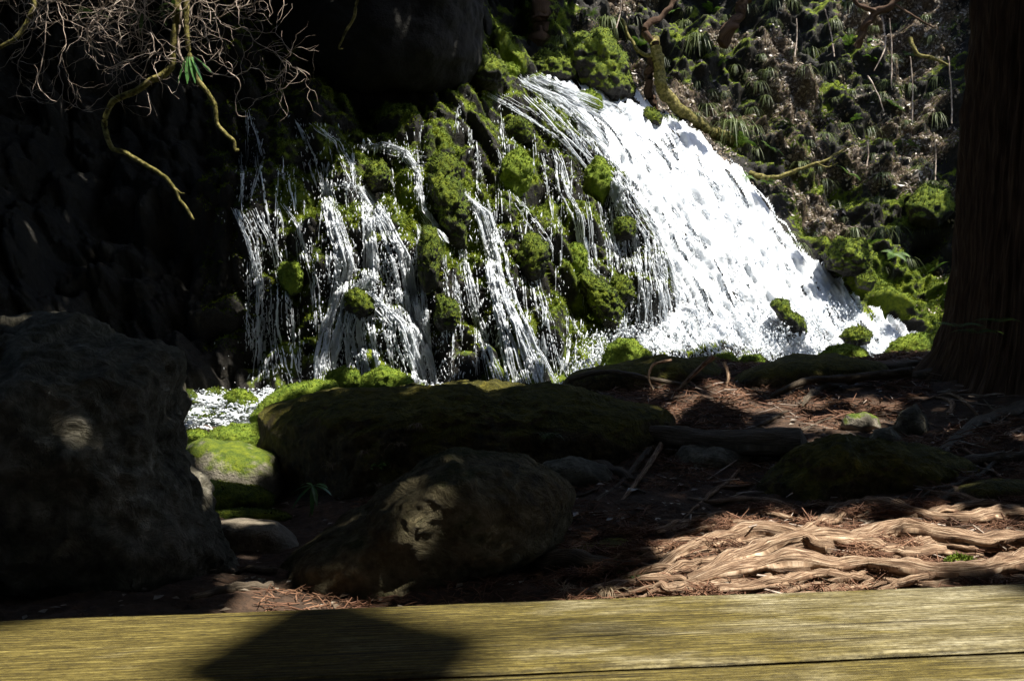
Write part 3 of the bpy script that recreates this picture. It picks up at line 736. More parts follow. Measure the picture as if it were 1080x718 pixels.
# ------------------------------------------------------------------ boulders
def circ(cx, cy, rx, ry, n=14, seed=0, j=0.08):
    r = np.random.default_rng(seed); a = np.linspace(0, 2 * math.pi, n, endpoint=False)
    k = 1 + r.uniform(-j, j, n)
    return [(cx + rx * k_ * math.cos(t), cy + ry * k_ * math.sin(t)) for t, k_ in zip(a, k)]
rock('boulder', [(-260,430),(-200,380),(-90,356),(0,347),(60,348),(105,354),(148,364),(178,374),(185,390),(181,430),(180,460),(188,492),(200,520),(222,560),(237,598),(230,622),(215,640),(120,700),(-40,720),(-240,690)],
     5.6, 1.15, M['boulder'], 7, 0.07, 3, 0.02, label='huge grey craggy boulder at the left edge of the photo', facets=0.12, sq=0.62, crag=0.08)
rock('boulder', [(276,470),(279,446),(288,430),(320,418),(370,411),(430,404),(480,403),(540,406),(600,409),(650,420),(700,430),(730,470),(720,530),(600,600),(400,600),(300,565),(278,545),(272,510)],
     8.3, 1.3, M['boulder_moss'], 7, 0.05, 8, 0.01, label='long flat-topped boulder with brown moss in front of the falls', facets=0.08, sq=0.5, crag=0.06)
rock('boulder', [(285,640),(292,606),(310,582),(345,560),(400,520),(445,488),(480,474),(520,474),(555,481),(580,497),(596,518),(602,548),(596,575),(560,600),(520,622),(470,680),(320,690)],
     5.2, 0.7, M['boulder_dark'], 7, 0.07, 14, 0.012, label='pointed dark boulder leaning before the long flat-topped boulder', facets=0.14, sq=0.62, crag=0.05)
rock('boulder', [(778,545),(790,515),(815,492),(850,468),(890,458),(930,462),(985,472),(1030,490),(1040,520),(1010,550),(900,570),(800,570)],
     6.6, 0.55, M['boulder_moss'], 6, 0.06, 23, label='low rounded dark boulder behind the sunlit roots', facets=0.08, crag=.08)
rock('boulder', [(763,404),(785,390),(830,375),(880,373),(930,382),(952,400),(900,424),(830,430),(775,426)], 10.3, 0.6, M['boulder_moss'], 6, 0.05, 27, label='dark rounded boulder on the crest of the bank')
rock('earth_mound', [(594,408),(604,392),(640,386),(700,376),(745,378),(768,392),(772,420),(740,436),(680,430),(620,424)], 10.4, 0.55, M['boulder_moss'], 6, 0.09, 29, label='dark root-bound earth mound on the bank crest below the falls', cat='mound', facets=0.1)
rock('rock', [(560,602),(590,580),(640,568),(700,575),(735,592),(725,625),(600,630)], 5.2, 0.35, M['boulder_moss'], 5, 0.06, 31, label='flat dark mossy rock right of the pointed boulder', cat='rock')
rock('rock', [(205,560),(222,548),(262,547),(292,548),(312,562),(330,585),(300,606),(236,606),(215,590)], 6.5, 0.45, M['tan'], 6, 0.04, 34, label='flat-topped tan rock between the two big boulders', cat='rock', sq=0.45)
rock('rock', [(178,505),(186,478),(216,462),(262,468),(294,478),(304,500),(300,545),(250,560),(190,552)], 7.8, 0.5, M['pale'], 6, 0.05, 37, label='pale sunlit rock patched with moss beside the pool', cat='rock', facets=0.05)
rock('rock', circ(236, 532, 56, 26, seed=2), 7.3, 0.4, M['mossrock'], 5, 0.08, 39, label='shaded mossy rock below the pale sunlit rock', cat='rock')
rock('rock', [(210,470),(222,456),(245,447),(270,446),(300,455),(312,470),(290,486),(250,486),(222,482)], 9.3, 0.5, M['mossfull'], 6, 0.06, 41, lumps=0.10, label='low moss-covered rock against the long boulder', cat='rock')
rock('rock', [(262,440),(280,420),(300,408),(330,401),(352,402),(360,412),(345,430),(300,448),(270,452)], 10.2, 0.45, M['mossfull'], 6, 0.06, 44, lumps=0.10, label='long moss-covered rock at the end of the long boulder', cat='rock')
rock('rock', circ(254, 428, 18, 18, seed=4), 12.4, 0.22, M['mossfull'], 5, 0.06, 47, lumps=0.12, label='round green moss ball of rock in the pool', cat='rock')
rock('rock', [(178,446),(200,434),(225,430),(246,438),(244,448),(215,452),(184,452)], 11.8, 0.3, M['mossfull'], 5, 0.06, 48, lumps=0.12, label='flat moss-covered rock left of the round moss ball', cat='rock')
rock('rock', [(172,420),(185,408),(204,412),(212,426),(200,436),(176,436)], 12.9, 0.3, M['mossrock'], 5, 0.06, 49, lumps=0.12, label='dark mossy rock emerging behind the huge grey boulder', cat='rock')
rock('rock', circ(290, 396, 15, 13, seed=5), 14.6, 0.2, M['mossrock'], 5, 0.08, 50, lumps=0.1, label='small dark mossy rock under the left trickle', cat='rock')
rock('rock', circ(229, 418, 14, 9, seed=5), 13.4, 0.2, M['mossrock'], 5, 0.08, 50, lumps=0.1, label='small dim mossy rock behind the round moss ball', cat='rock')
rock('rock', [(342,404),(346,392),(362,387),(378,391),(382,404),(375,414),(350,414)], 13.2, 0.22, M['mossfull'], 5, 0.05, 51, lumps=0.12, label='bright moss cushion rock, the left of two behind the long boulder', cat='rock')
rock('rock', [(376,408),(384,394),(402,386),(422,391),(438,402),(430,414),(390,416)], 13.2, 0.28, M['mossfull'], 5, 0.05, 52, lumps=0.12, label='bright moss cushion rock, the right of two behind the long boulder', cat='rock')
rock('rock', circ(206, 462, 17, 10, seed=8), 9.6, 0.25, M['mossfull'], 5, 0.07, 141, lumps=0.14, label='small bright moss rock right behind the huge grey boulder', cat='rock')
rock('rock', circ(236, 458, 15, 8, seed=9), 10.0, 0.22, M['mossfull'], 5, 0.07, 142, lumps=0.14, label='small bright moss rock above the pale sunlit rock', cat='rock')
rock('rock', circ(262, 548, 48, 13, seed=10), 6.95, 0.22, M['mossrock'], 5, 0.07, 143, lumps=0.1, label='dark mossy rock behind the flat-topped tan rock', cat='rock')
rock('rock', circ(196, 486, 14, 9, seed=11), 7.5, 0.15, M['pale'], 5, 0.07, 144, lumps=0.05, label='pale cobble between the huge boulder and the pale sunlit rock', cat='rock')
# rocks about the broad cascade
CUT = {}
def crock(poly, dY, mat, label, seed, lumps=0.16, level=5, depth=0.3, cat='rock', name='rock', amp=0.08):
    c = np.mean(np.array(poly), 0); Y = float(zfront(c[0], c[1])) - dY
    return rock(name, poly, Y, depth, mat, level, amp, seed, lumps=lumps, label=label, cat=cat)
crock(circ(582, 73, 28, 22, seed=1), 0.2, M['mossrock'], 'round leafy boulder above the lip of the cascade', 61, depth=0.7, cat='boulder', name='boulder', level=6)
crock(circ(514, 77, 21, 19, seed=2), 0.2, M['mossrock'], 'dark mossy boulder left of the cascade lip', 62, depth=0.6, cat='boulder', name='boulder')
crock(circ(536, 75, 13, 8, seed=3), 0.5, M['mossfull'], 'small bright green moss cushion between two boulders', 63, depth=0.3)
crock([(606,104),(612,97),(624,95),(634,102),(636,114),(628,119),(614,112)], 0.35, M['mossfull'], 'bright mossy rock standing in the upper cascade', 64)
crock([(677,122),(683,113),(692,116),(699,124),(697,133),(680,132)], 0.4, M['mossrock'], 'small dark mossy rock at the upper edge of the cascade', 65)
crock([(632,384),(640,366),(654,357),(672,362),(686,374),(684,392),(640,396)], 1.6, M['mossfull'], 'green moss dome at the foot of the trickles', 66)
crock([(600,262),(606,255),(614,257),(620,268),(618,292),(606,296),(598,280)], 0.35, M['mossfull'], 'upright moss lump in the middle of the cliff', 67)
crock([(612,290),(630,292),(648,306),(658,322),(652,346),(636,344),(620,318)], 0.45, M['mossrock'], 'slanting mossy ledge above the green moss dome', 68, level=6)
crock([(812,322),(818,314),(832,317),(834,328),(848,336),(852,352),(840,356),(826,342)], 0.55, M['cliff'] if False else M['mossrock'], 'wet black rock splitting the foot of the cascade', 69)
crock([(886,356),(892,347),(908,344),(920,350),(918,362),(896,366)], 0.8, M['mossrock'], 'dark green rock in the outflow of the cascade', 70)
rock('rock', [(748,384),(756,374),(770,372),(780,380),(776,390),(752,392)], 12.0, 0.2, M['mossfull'], 5, 0.05, 71, lumps=0.12, label='small moss hump on the bank crest, left of a pair', cat='rock')
rock('rock', [(776,386),(784,375),(800,374),(812,382),(808,392),(780,392)], 12.0, 0.2, M['mossfull'], 5, 0.05, 72, lumps=0.12, label='small moss hump on the bank crest, right of a pair', cat='rock')
rock('rock', [(862,376),(874,366),(892,363),(912,368),(921,380),(900,388),(868,386)], 12.4, 0.3, M['mossfull'], 5, 0.05, 73, lumps=0.12, label='bright moss-topped rock behind the dark crest boulder', cat='rock')
rock('rock', [(930,376),(940,362),(958,353),(978,350),(985,370),(965,384),(938,384)], 12.6, 0.3, M['mossfull'], 5, 0.05, 74, lumps=0.12, label='mossy rock at the left foot of the great trunk', cat='rock')
crock([(868,268),(884,252),(912,252),(922,268),(918,288),(890,292),(872,284)], 0.5, M['mossrock'], 'dark cracked mossy rock on the right slope', 75, lumps=0.2, depth=0.6, level=6)
crock([(902,292),(915,288),(925,296),(918,306),(904,304)], 0.4, M['mossrock'], 'small brown rock under the cracked mossy rock', 76, depth=0.3)
crock([(955,215),(975,195),(1000,198),(1010,225),(990,240),(960,235)], 0.5, M['mossrock'], 'dark boulder on the slope beside the great trunk', 77, depth=0.7, cat='boulder', name='boulder')
crock(circ(250, 300, 0.1, 0.1), 0, M['mossrock'], 'x', 1) if False else None
crock([(294,283),(302,276),(314,278),(321,290),(317,306),(306,314),(296,300)], 0.12, M['mossfull'], 'bright hanging moss lump beside the left trickle', 78)
crock([(440,262),(447,238),(460,240),(464,262),(462,300),(448,312),(441,290)], 0.25, M['mossrock'], 'tall moss pillar between the thin streams', 79)
crock([(384,186),(390,172),(404,169),(412,182),(408,200),(392,204)], 0.35, M['mossrock'], 'dark round moss knob under the upper left stream', 80)
crock([(452,186),(462,178),(486,192),(494,214),(492,262),(474,262),(458,220)], 0.3, M['mossrock'], 'dark moss shoulder between two left streams', 81, level=6, depth=0.4)
crock([(362,310),(378,303),(394,312),(398,328),(380,338),(364,326)], 0.08, M['mossrock'], 'wet lump splitting the left streams', 82)
rl = np.random.default_rng(91); got = []
gd_ = np.concatenate([np.stack([np.interp(np.linspace(0, len(g[0]) - 1, 30), np.arange(len(g[0])), [p_[i_] for p_ in g[0]]) for i_ in (0, 1)], -1) for g in LEFT])
while len(got) < 9:
    x0, y0 = rl.uniform(300, 705), rl.uniform(110, 385)
    if inpoly(np.array(x0), np.array(y0), MAIN) or (x0 < 430 and y0 < 160) or (x0 > 520 and y0 < 100 + (x0 - 520) * .75): continue
    if any((x0 - a) ** 2 + (y0 - b) ** 2 < 24 ** 2 for a, b in got): continue
    if np.min(np.hypot(gd_[:, 0] - x0, gd_[:, 1] - y0)) < 17: continue
    got.append((x0, y0)); rx = rl.uniform(8, 17); ry = rx * rl.uniform(.9, 1.7)
    o_ = crock(circ(x0, y0, rx, ry, seed=len(got), j=.16), rl.uniform(.05, .22), M['mossrock'] if rl.random() < .75 else M['mossfull'], 'rounded moss-covered knob on the cliff between the streams', 300 + len(got), depth=rx / 1000 * 17 * 1.3)
    o_['group'] = 'moss knobs on the cliff'
# overhanging dark rock above the left streams
rock('overhanging_boulder', [(250,-90),(520,-90),(508,10),(497,60),(487,96),(452,108),(405,112),(372,104),(330,92),(292,70),(262,30)], 18.2, 2.0, M['shaderock'], 7, 0.09, 83, 0.01, label='dark rock mass overhanging the left streams', cat='boulder', facets=0.15, sq=0.6)
crock([(560,-40),(586,-30),(588,10),(580,46),(560,48),(552,10)], 0.4, M['mossrock'], 'dark upright rock above the leafy round boulder', 84, depth=0.6, level=6)
crock([(590,60),(604,36),(640,30),(662,60),(668,96),(650,112),(618,98)], 0.5, M['mossrock'], 'dark hollowed bank rock under drooping sedge above the cascade', 85, depth=0.8, level=6)
# small bank stones
for k, (poly, Y, mt, lb) in enumerate([
 ([(886,450),(893,437),(912,434),(926,440),(930,452),(905,460)], 8.1, M['pale'], 'pale split stone lying in the cedar litter'),
 ([(940,452),(950,434),(966,426),(978,440),(980,458),(955,466)], 7.9, M['boulder'], 'dark rounded stone right of the pale split stone'),
 ([(912,470),(922,452),(940,450),(952,462),(950,478),(925,482)], 7.5, M['boulder'], 'small dark stone in front of the dark rounded stone'),
 ([(822,472),(828,460),(836,455),(846,462),(848,474),(834,480)], 7.1, M['darkroot'], 'small dark stump end at the tip of the fallen log'),
 ([(1010,405),(1020,382),(1045,374),(1070,384),(1075,405),(1040,418)], 9.6, M['boulder'], 'grey boulder half buried among roots on the right'),
 ([(1000,530),(1010,512),(1045,505),(1100,508),(1110,535),(1050,545)], 6.0, M['boulder_moss'], 'low dark rock at the right edge above the lit roots'),
 ([(560,508),(575,487),(605,482),(640,490),(655,510),(620,524)], 6.9, M['boulder'], 'smooth grey hump of rock right of the pointed boulder'),
 ([(700,500),(720,470),(760,468),(800,480),(790,515),(730,530)], 7.2, M['boulder'], 'dark slab under the fallen log'),
]): rock('stone', poly, Y, 0.18 if k < 4 else 0.35, mt, 5, 0.08, 90 + k, label=lb, cat='stone', facets=0.1)

# ------------------------------------------------------------------ great cedar trunk at the right
tr = empty('cedar_tree', tuple(P(1080, 385, 9.6))); tr.location.z -= 0.3
tag(tr, 'great dark cedar trunk with fibrous bark at the right edge', 'tree')
c0 = np.array([P(1090, 385, 9.6)[0], 9.6, 0.3])
hz = np.concatenate([np.linspace(-0.3, 1.6, 70), np.linspace(1.63, 6.5, 130), np.linspace(6.8, 16, 20)]); an = np.linspace(0, 2 * math.pi, 280, endpoint=False)
H, A = np.meshgrid(hz, an, indexing='ij')
rad = 0.83 - 0.025 * H + 0.30 * np.exp(-(H - 0.6) / 0.38) * (0.8 + 0.4 * np.sin(A * 5 + 1) + 0.2 * np.sin(A * 3))
cyl = np.stack([np.cos(A) * 4.5, np.sin(A) * 4.5, H * 0.35], -1)
ridge = np.abs(noise(cyl, 2.4, 101)) * 0.10 + np.abs(noise(cyl, 6.5, 102)) * 0.05 + 0.06 * noise(cyl * np.array([.3, .3, 1]), 1, 103) + 0.02 * noise(cyl * np.array([1, 1, .6]), 22, 104)
rad = rad + ridge - 0.06
tv = np.stack([c0[0] + rad * np.cos(A) + 0.01 * H, c0[1] + rad * np.sin(A), H], -1)
idx = np.arange(H.size).reshape(H.shape); fq = np.stack([idx[:-1], np.roll(idx, -1, 1)[:-1], np.roll(idx, -1, 1)[1:], idx[1:]], -1).reshape(-1, 4)
mk('trunk', tv.reshape(-1, 3), fq, M['bark'], tr, uv=np.stack([H.ravel(), (np.abs(A - math.pi) * 0.85).ravel()], -1))

# ------------------------------------------------------------------ roots
def groundroot(pts, rads, name='tree_root', label=None, mat='root', group=None, lift=0.25, seed=0, wob=0.35, sides=12, parent=None):
    pts = np.array(pts, float); n = max(16, int(len(pts) * 10))
    s = spline(pts, n)
    p = on_ground(s[:, 0], s[:, 1])
    k = 5; pad = np.pad(p, ((k, k), (0, 0)), 'edge'); p = np.stack([np.convolve(pad[:, i], np.ones(2 * k + 1) / (2 * k + 1), 'valid') for i in range(3)], -1)
    rr = np.interp(np.linspace(0, 1, n), np.linspace(0, 1, len(rads)), rads)
    r_ = np.random.default_rng(seed)
    p[:, 2] += rr * lift + 0.5 * rr * fbm(np.stack([np.linspace(0, 5, n), np.full(n, seed * 1.7), np.zeros(n)], -1), 1.0, 2, seed)
    p[:, 0] += 0.6 * rr * noise(np.stack([np.linspace(0, 7, n), np.full(n, seed * 2.1), np.zeros(n)], -1), 1.0, seed + 3)
    mb = MB(); tube(mb, p, rr, sides, wob, seed, 0.8)
    o = mb.build(name, M[mat], parent)
    if label: tag(o, label, 'tree root', group)
    return o
RT = [
 ([(1100,606),(1040,612),(980,612),(930,606),(880,604),(830,600),(780,612),(720,622),(670,628)], [.055,.05,.05,.045,.05,.055,.04,.025,.012], 'thick root along the plank, nearest of the lit roots'),
 ([(1100,586),(1050,580),(1000,576),(960,568),(900,576),(850,578),(800,590),(760,606),(720,618)], [.06,.055,.05,.06,.045,.05,.05,.035,.02], 'heavy knotted root across the middle of the lit patch'),
 ([(1100,558),(1050,552),(1010,556),(960,548),(930,540),(905,536),(880,545),(850,560)], [.05,.05,.04,.04,.045,.04,.03,.02], 'arched root forming the top of the lit patch'),
 ([(905,540),(870,556),(830,570),(780,560),(745,552),(715,558),(690,572)], [.03,.035,.04,.035,.03,.025,.015], 'pale root bowing left out of the arched root'),
 ([(880,590),(840,578),(800,572),(760,574),(720,590),(690,606)], [.05,.06,.05,.045,.03,.02], 'bulging bare root with a rounded knee in the sun'),
 ([(1100,545),(1040,538),(990,544),(950,552)], [.03,.03,.025,.02], 'straight thin root pointing right from the lit patch'),
 ([(1000,590),(960,592),(920,588),(880,574),(850,566)], [.03,.045,.04,.03,.02], 'dark hollow-sided root below the heavy knotted root'),
 ([(860,562),(820,548),(770,548),(735,552),(705,566)], [.018,.022,.02,.018,.012], 'slim root along the rear of the lit patch'),
 ([(900,618),(860,612),(820,622),(770,626),(700,630)], [.03,.03,.03,.025,.015], 'low pale root touching the plank edge'),
 ([(1100,625),(1050,620),(1000,624),(960,622)], [.03,.03,.025,.02], 'short root at the lower right beside the plank'),
 ([(790,600),(745,600),(705,610),(680,620)], [.03,.03,.022,.012], 'short forked root at the left of the lit patch'),
 ([(1085,430),(1040,445),(1000,470),(990,485)], [.05,.04,.03,.02], 'dark root descending from the great trunk'),
 ([(1085,455),(1060,462),(1050,470)], [.03,.025,.015], 'short pale root at the right edge by the trunk'),
 ([(985,385),(930,392),(880,398),(840,412),(826,425)], [.05,.05,.04,.03,.015], 'long dark root running left from the great trunk'),
 ([(1010,395),(960,402),(900,404),(868,412),(850,425),(845,432)], [.045,.04,.035,.03,.025,.012], 'grey curling root in front of the crest boulder'),
 ([(1000,440),(1005,425),(985,420)], [.02,.022,.012], 'bent pale root stub beside the dark rounded stone'),
 ([(1100,482),(1040,488),(985,492),(940,488)], [.03,.03,.025,.015], 'shaded root above the low dark rock'),
 ([(200,634),(230,626),(262,622),(290,620)], [.014,.022,.026,.02], 'smooth stick-like root between the two big boulders'),
 ([(236,606),(262,604),(292,606)], [.02,.022,.02], 'dark root below the flat-topped tan rock'),
 ([(455,600),(500,592),(560,596),(620,602),(680,604)], [.03,.05,.05,.04,.02], 'low dark root in front of the pointed boulder'),
 ([(560,500),(600,490),(640,496),(668,510)], [.03,.045,.035,.02], 'arched grey root behind the pointed boulder'),
]
for k, (pts, rads, lb) in enumerate(RT):
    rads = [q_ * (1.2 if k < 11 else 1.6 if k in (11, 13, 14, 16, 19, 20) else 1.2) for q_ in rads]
    lit = k < 11 or k in (12, 15)  # sunlit roots get the pale colour, shaded ones are painted darker
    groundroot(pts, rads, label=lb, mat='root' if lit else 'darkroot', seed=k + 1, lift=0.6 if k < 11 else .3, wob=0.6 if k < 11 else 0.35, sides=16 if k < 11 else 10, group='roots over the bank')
rr_ = np.random.default_rng(17)
for k in range(84):                                        # fine roots woven between the big ones
    x0 = rr_.uniform(700, 1090); y0 = rr_.uniform(545, 628) - 0.02 * (x0 - 700)
    ln = rr_.uniform(40, 150); sl = rr_.normal(0.14, 0.16)
    pts = [(x0, y0)]; 
    for j in range(4): pts.append((pts[-1][0] - ln / 4, min(632, pts[-1][1] + sl * ln / 4 + rr_.normal(0, 4))))
    r0 = rr_.uniform(.008, .026)
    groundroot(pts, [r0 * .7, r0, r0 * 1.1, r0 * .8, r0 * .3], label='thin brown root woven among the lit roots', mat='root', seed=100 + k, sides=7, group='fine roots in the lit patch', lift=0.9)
for k in range(40):
    x0 = rr_.uniform(600, 1085); y0 = rr_.uniform(400, 540)
    ln = rr_.uniform(30, 110); sl = rr_.normal(0.15, 0.35)
    pts = [(x0, y0)]
    for j in range(4): pts.append((pts[-1][0] - ln / 4, np.clip(pts[-1][1] + sl * ln / 4 + rr_.normal(0, 5), 385, 600)))
    r0 = rr_.uniform(.007, .022)
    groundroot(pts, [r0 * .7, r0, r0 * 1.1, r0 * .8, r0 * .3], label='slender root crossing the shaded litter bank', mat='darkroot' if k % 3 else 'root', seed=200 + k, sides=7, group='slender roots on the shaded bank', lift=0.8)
for pts, r0, r1_, lb in [
 ([(752,376,9.75),(738,388,9.7),(722,404,9.65),(706,420,9.6)], .028, .014, 'pale forked root draped over the earth mound'),
 ([(722,404,9.65),(730,412,9.6),(732,424,9.55)], .014, .008, 'small spur beneath the pale forked root'),
 ([(708,380,9.8),(690,384,9.75),(684,398,9.7),(690,414,9.65)], .018, .010, 'thin looped root on the left of the earth mound'),
 ([(764,382,9.85),(768,400,9.7),(760,424,9.6)], .022, .012, 'short upright root at the right of the earth mound'),
 ([(600,400,9.9),(640,392,9.8),(690,400,9.7),(740,410,9.65),(790,420,9.5)], .03, .018, 'dark root running across the earth mound'),
 ([(960,392,9.6),(900,398,9.5),(850,402,9.4),(812,420,9.3),(800,436,9.2)], .05, .02, 'thick dark root arching over the crest boulder')]:
    mb = MB(); pth = spline([P(*q_) for q_ in pts], 40); tube(mb, pth, np.linspace(r0, r1_, 40), 10, .4, int(pts[0][0]))
    tag(mb.build('tree_root', M['darkroot' if 'dark' in lb else 'root']), lb, 'tree root', 'roots over the bank')
# fallen log with two forked pale limbs
lg = empty('fallen_log', tuple(P(690, 468, 7.6))); tag(lg, 'thick dark fallen log with pale forked limbs on the bank', 'log')
def at(px, py, Y): return P(px, py, Y)
mb = MB(); pth = spline([at(668,456,7.6), at(700,461,7.4), at(750,466,7.2), at(800,468,7.0), at(845,468,6.9)], 50)
tube(mb, pth, np.linspace(.07, .11, 50), 20, 0.3, 3); mb.build('stem', M['darkroot'], lg)
for pts, rd, mt in [([(697,466,7.5),(680,480,7.2),(655,510,6.6),(628,528,6.2)], .035, 'darkroot'), ([(700,463,7.5),(692,478,7.1),(672,508,6.5),(652,532,6.1)], .026, 'root'), ([(735,478,7.3),(705,500,6.9),(682,515,6.5),(660,532,6.2)], .022, 'root')]:
    mb = MB(); pth = spline([at(*q_) for q_ in pts], 36); tube(mb, pth, np.linspace(rd, rd * .45, 36) , 10, 0.35, 5); mb.build('limb', M[mt], lg)

# ------------------------------------------------------------------ litter (needles, twigs, dead leaves)
def slivers(c, L, R, r, tilt=0.25, dirs=None):
    n = len(c); a = r.uniform(0, 2 * math.pi, n)
    d = np.stack([np.cos(a), np.sin(a), r.normal(0, tilt, n)], -1) if dirs is None else dirs
    d /= np.linalg.norm(d, axis=1, keepdims=True)
    u = np.cross(d, r.normal(0, 1, (n, 3))); u /= np.linalg.norm(u, axis=1, keepdims=True) + 1e-9; w_ = np.cross(d, u)
    l = (L * r.lognormal(0, 0.4, n))[:, None]; rr = (R * r.lognormal(0, 0.3, n))[:, None]
    bend = u * l * r.normal(0, 0.15, n)[:, None]
    rings = []
    for t, k in ((-1, .6), (0, 1), (1, .4)):
        o = c + d * l * t + (bend if t == 0 else 0)
        for q_ in range(3):
            an_ = q_ * 2.094; rings.append(o + (u * math.cos(an_) + w_ * math.sin(an_)) * rr * k)
    v = np.stack(rings, 1)
    fo = []
    for s in range(2):
        for q_ in range(3): fo.append([s * 3 + q_, s * 3 + (q_ + 1) % 3, s * 3 + 3 + (q_ + 1) % 3, s * 3 + 3 + q_])
    f = (np.array(fo)[None] + (np.arange(n) * 9)[:, None, None]).reshape(-1, 4)
    return v.reshape(-1, 3), f
def bank_pts(n, r, box=(-3.2, 7.5, 3.6, 12.2)):
    x = r.uniform(box[0], box[1], n); y = r.uniform(box[2], box[3], n); return np.stack([x, y, gz(x, y)], -1)
r2 = np.random.default_rng(23)
c = bank_pts(26000, r2, (-1.2, 6.5, 3.7, 7.2)); d_ = noise(c, 2.0, 5) > -0.15; c = c[d_]; c[:, 2] += r2.uniform(0, 0.03, len(c))
c2 = bank_pts(30000, r2, (0.2, 3.2, 4.0, 5.7)); c2 = c2[noise(c2 * np.array([1, 2.5, 1]), 2.5, 15) > 0.25]; c2[:, 2] += r2.uniform(.01, .06, len(c2)); c = np.concatenate([c, c2])
p1 = slivers(c, 0.04, 0.0028, r2)
c = bank_pts(16000, r2, (1.0, 7.5, 6.8, 12.0)); c = c[noise(c, 1.2, 6) > -0.1]; c[:, 2] += r2.uniform(0, 0.04, len(c))
p2 = slivers(c, 0.07, 0.005, r2)
v, f = merge([p1, p2]); tag(mk('needle_litter', v, f, M['needle']), 'reddish brown cedar needles and twigs strewn over the bank', 'litter', kind='stuff')
c = bank_pts(600, r2, (1.0, 6.5, 3.9, 11.5)); c[:, 2] += 0.02
v, f = slivers(c, 0.13, 0.006, r2, 0.12); tag(mk('twig_litter', v, f, M['twig']), 'small pale broken twigs strewn over the bank', 'litter', kind='stuff')
def flakes(c, nrm_, size, r, curl=0.35, asp=0.55):
    n = len(c); a = np.cross(nrm_, r.normal(0, 1, (n, 3))); a /= np.linalg.norm(a, axis=1, keepdims=True) + 1e-9; b = np.cross(nrm_, a)
    s = (size * r.lognormal(0, 0.35, n))[:, None]
    nn = nrm_ + r.normal(0, 0.35, (n, 3)); nn /= np.linalg.norm(nn, axis=1, keepdims=True)
    v = np.stack([c - a * s, c + b * s * asp + nn * s * curl, c + a * s + nn * s * curl * r.uniform(0, 1, n)[:, None], c - b * s * asp + nn * s * curl * 0.6], 1)
    i = np.arange(n)[:, None] * 4
    f = np.concatenate([np.array([[0, 2, 1]]) + i, np.array([[0, 3, 2]]) + i])
    return v.reshape(-1, 3), f
c = bank_pts(2600, r2, (-2.2, 6.5, 3.8, 11.5)); c[:, 2] += 0.015
v, f = flakes(c, np.tile([0, 0, 1.0], (len(c), 1)), 0.022, r2)
tag(mk('leaf_litter', v, f, M['litterleaf'], smooth=False), 'scattered small dead leaves on the bank', 'litter', kind='stuff')
# dead leaves over the right slope
def cliff_scatter(n, r, mask, box):
    px = r.uniform(box[0], box[2], n); py = r.uniform(box[1], box[3], n)
    w_ = look(mask, px, py); k = r.random(n) < w_; px, py = px[k], py[k]
    return look(V0, px, py), look(NRM, px, py), px, py
c, nn, _, _ = cliff_scatter(60000, r2, np.clip(litterM, 0, 1), (600, -30, 1110, 350))
v, f = flakes(c + nn * 0.03, nn, 0.038, r2)
tag(mk('leaf_litter', v, f, M['litterleaf'], smooth=False), 'dead leaves covering the slope right of the cascade', 'litter', kind='stuff')
# moss strands over the cliff
up = NRM[..., 2]
mm = np.clip(sstep(0.0, 0.5, up) * (mossM + 0.35), 0, 1) * (1 - mainM)
c, nn, _, _ = cliff_scatter(190000, r2, mm, (230, 40, 1010, 412))
dr = nn + r2.normal(0, 0.5, nn.shape) + np.array([0, -0.1, -0.1]); dr /= np.linalg.norm(dr, axis=1, keepdims=True)
n_ = len(c); a_ = np.cross(dr, r2.normal(0, 1, (n_, 3))); a_ /= np.linalg.norm(a_, axis=1, keepdims=True)
L_ = (0.036 * r2.lognormal(0, 0.4, n_))[:, None]
v = np.stack([c - a_ * 0.012, c + a_ * 0.012, c + dr * L_], 1).reshape(-1, 3)
tag(mk('moss', v, np.arange(n_ * 3).reshape(-1, 3), M['mosstuft'], smooth=False), 'short moss shoots growing over the wet cliff', 'moss', kind='stuff')

# ------------------------------------------------------------------ grass tufts, ferns, broad-leaved plants
def tuft_mesh(n, L, wd, r, droop=1.0, fan=1.0):
    V = []; Fa = []; k0 = 0
    for k in range(n):
        a = r.uniform(0, 2 * math.pi); l = L * r.uniform(.55, 1.15); lean = r.uniform(0.1, 0.9) * fan
        d = np.array([math.cos(a), math.sin(a), 0]); side = np.array([-d[1], d[0], 0])
        t = np.linspace(0, 1, 6)
        x = lean * t * l + 0.15 * l * t ** 2; z = l * (0.75 * t - droop * 0.95 * t ** 2.2)
        b = np.array([r.normal(0, .03), r.normal(0, .03), 0]) * (L / 0.4)
        c = b + d * x[:, None] + np.array([0, 0, 1]) * z[:, None]
        w_ = wd * (1 - t ** 2 * 0.92)
        v = np.stack([c - side * w_[:, None], c + side * w_[:, None]], 1).reshape(-1, 3); V.append(v)
        i = np.arange(5) * 2 + k0; Fa.append(np.stack([i, i + 1, i + 3, i + 2], -1)); k0 += 12
    return np.concatenate(V), np.concatenate(Fa)
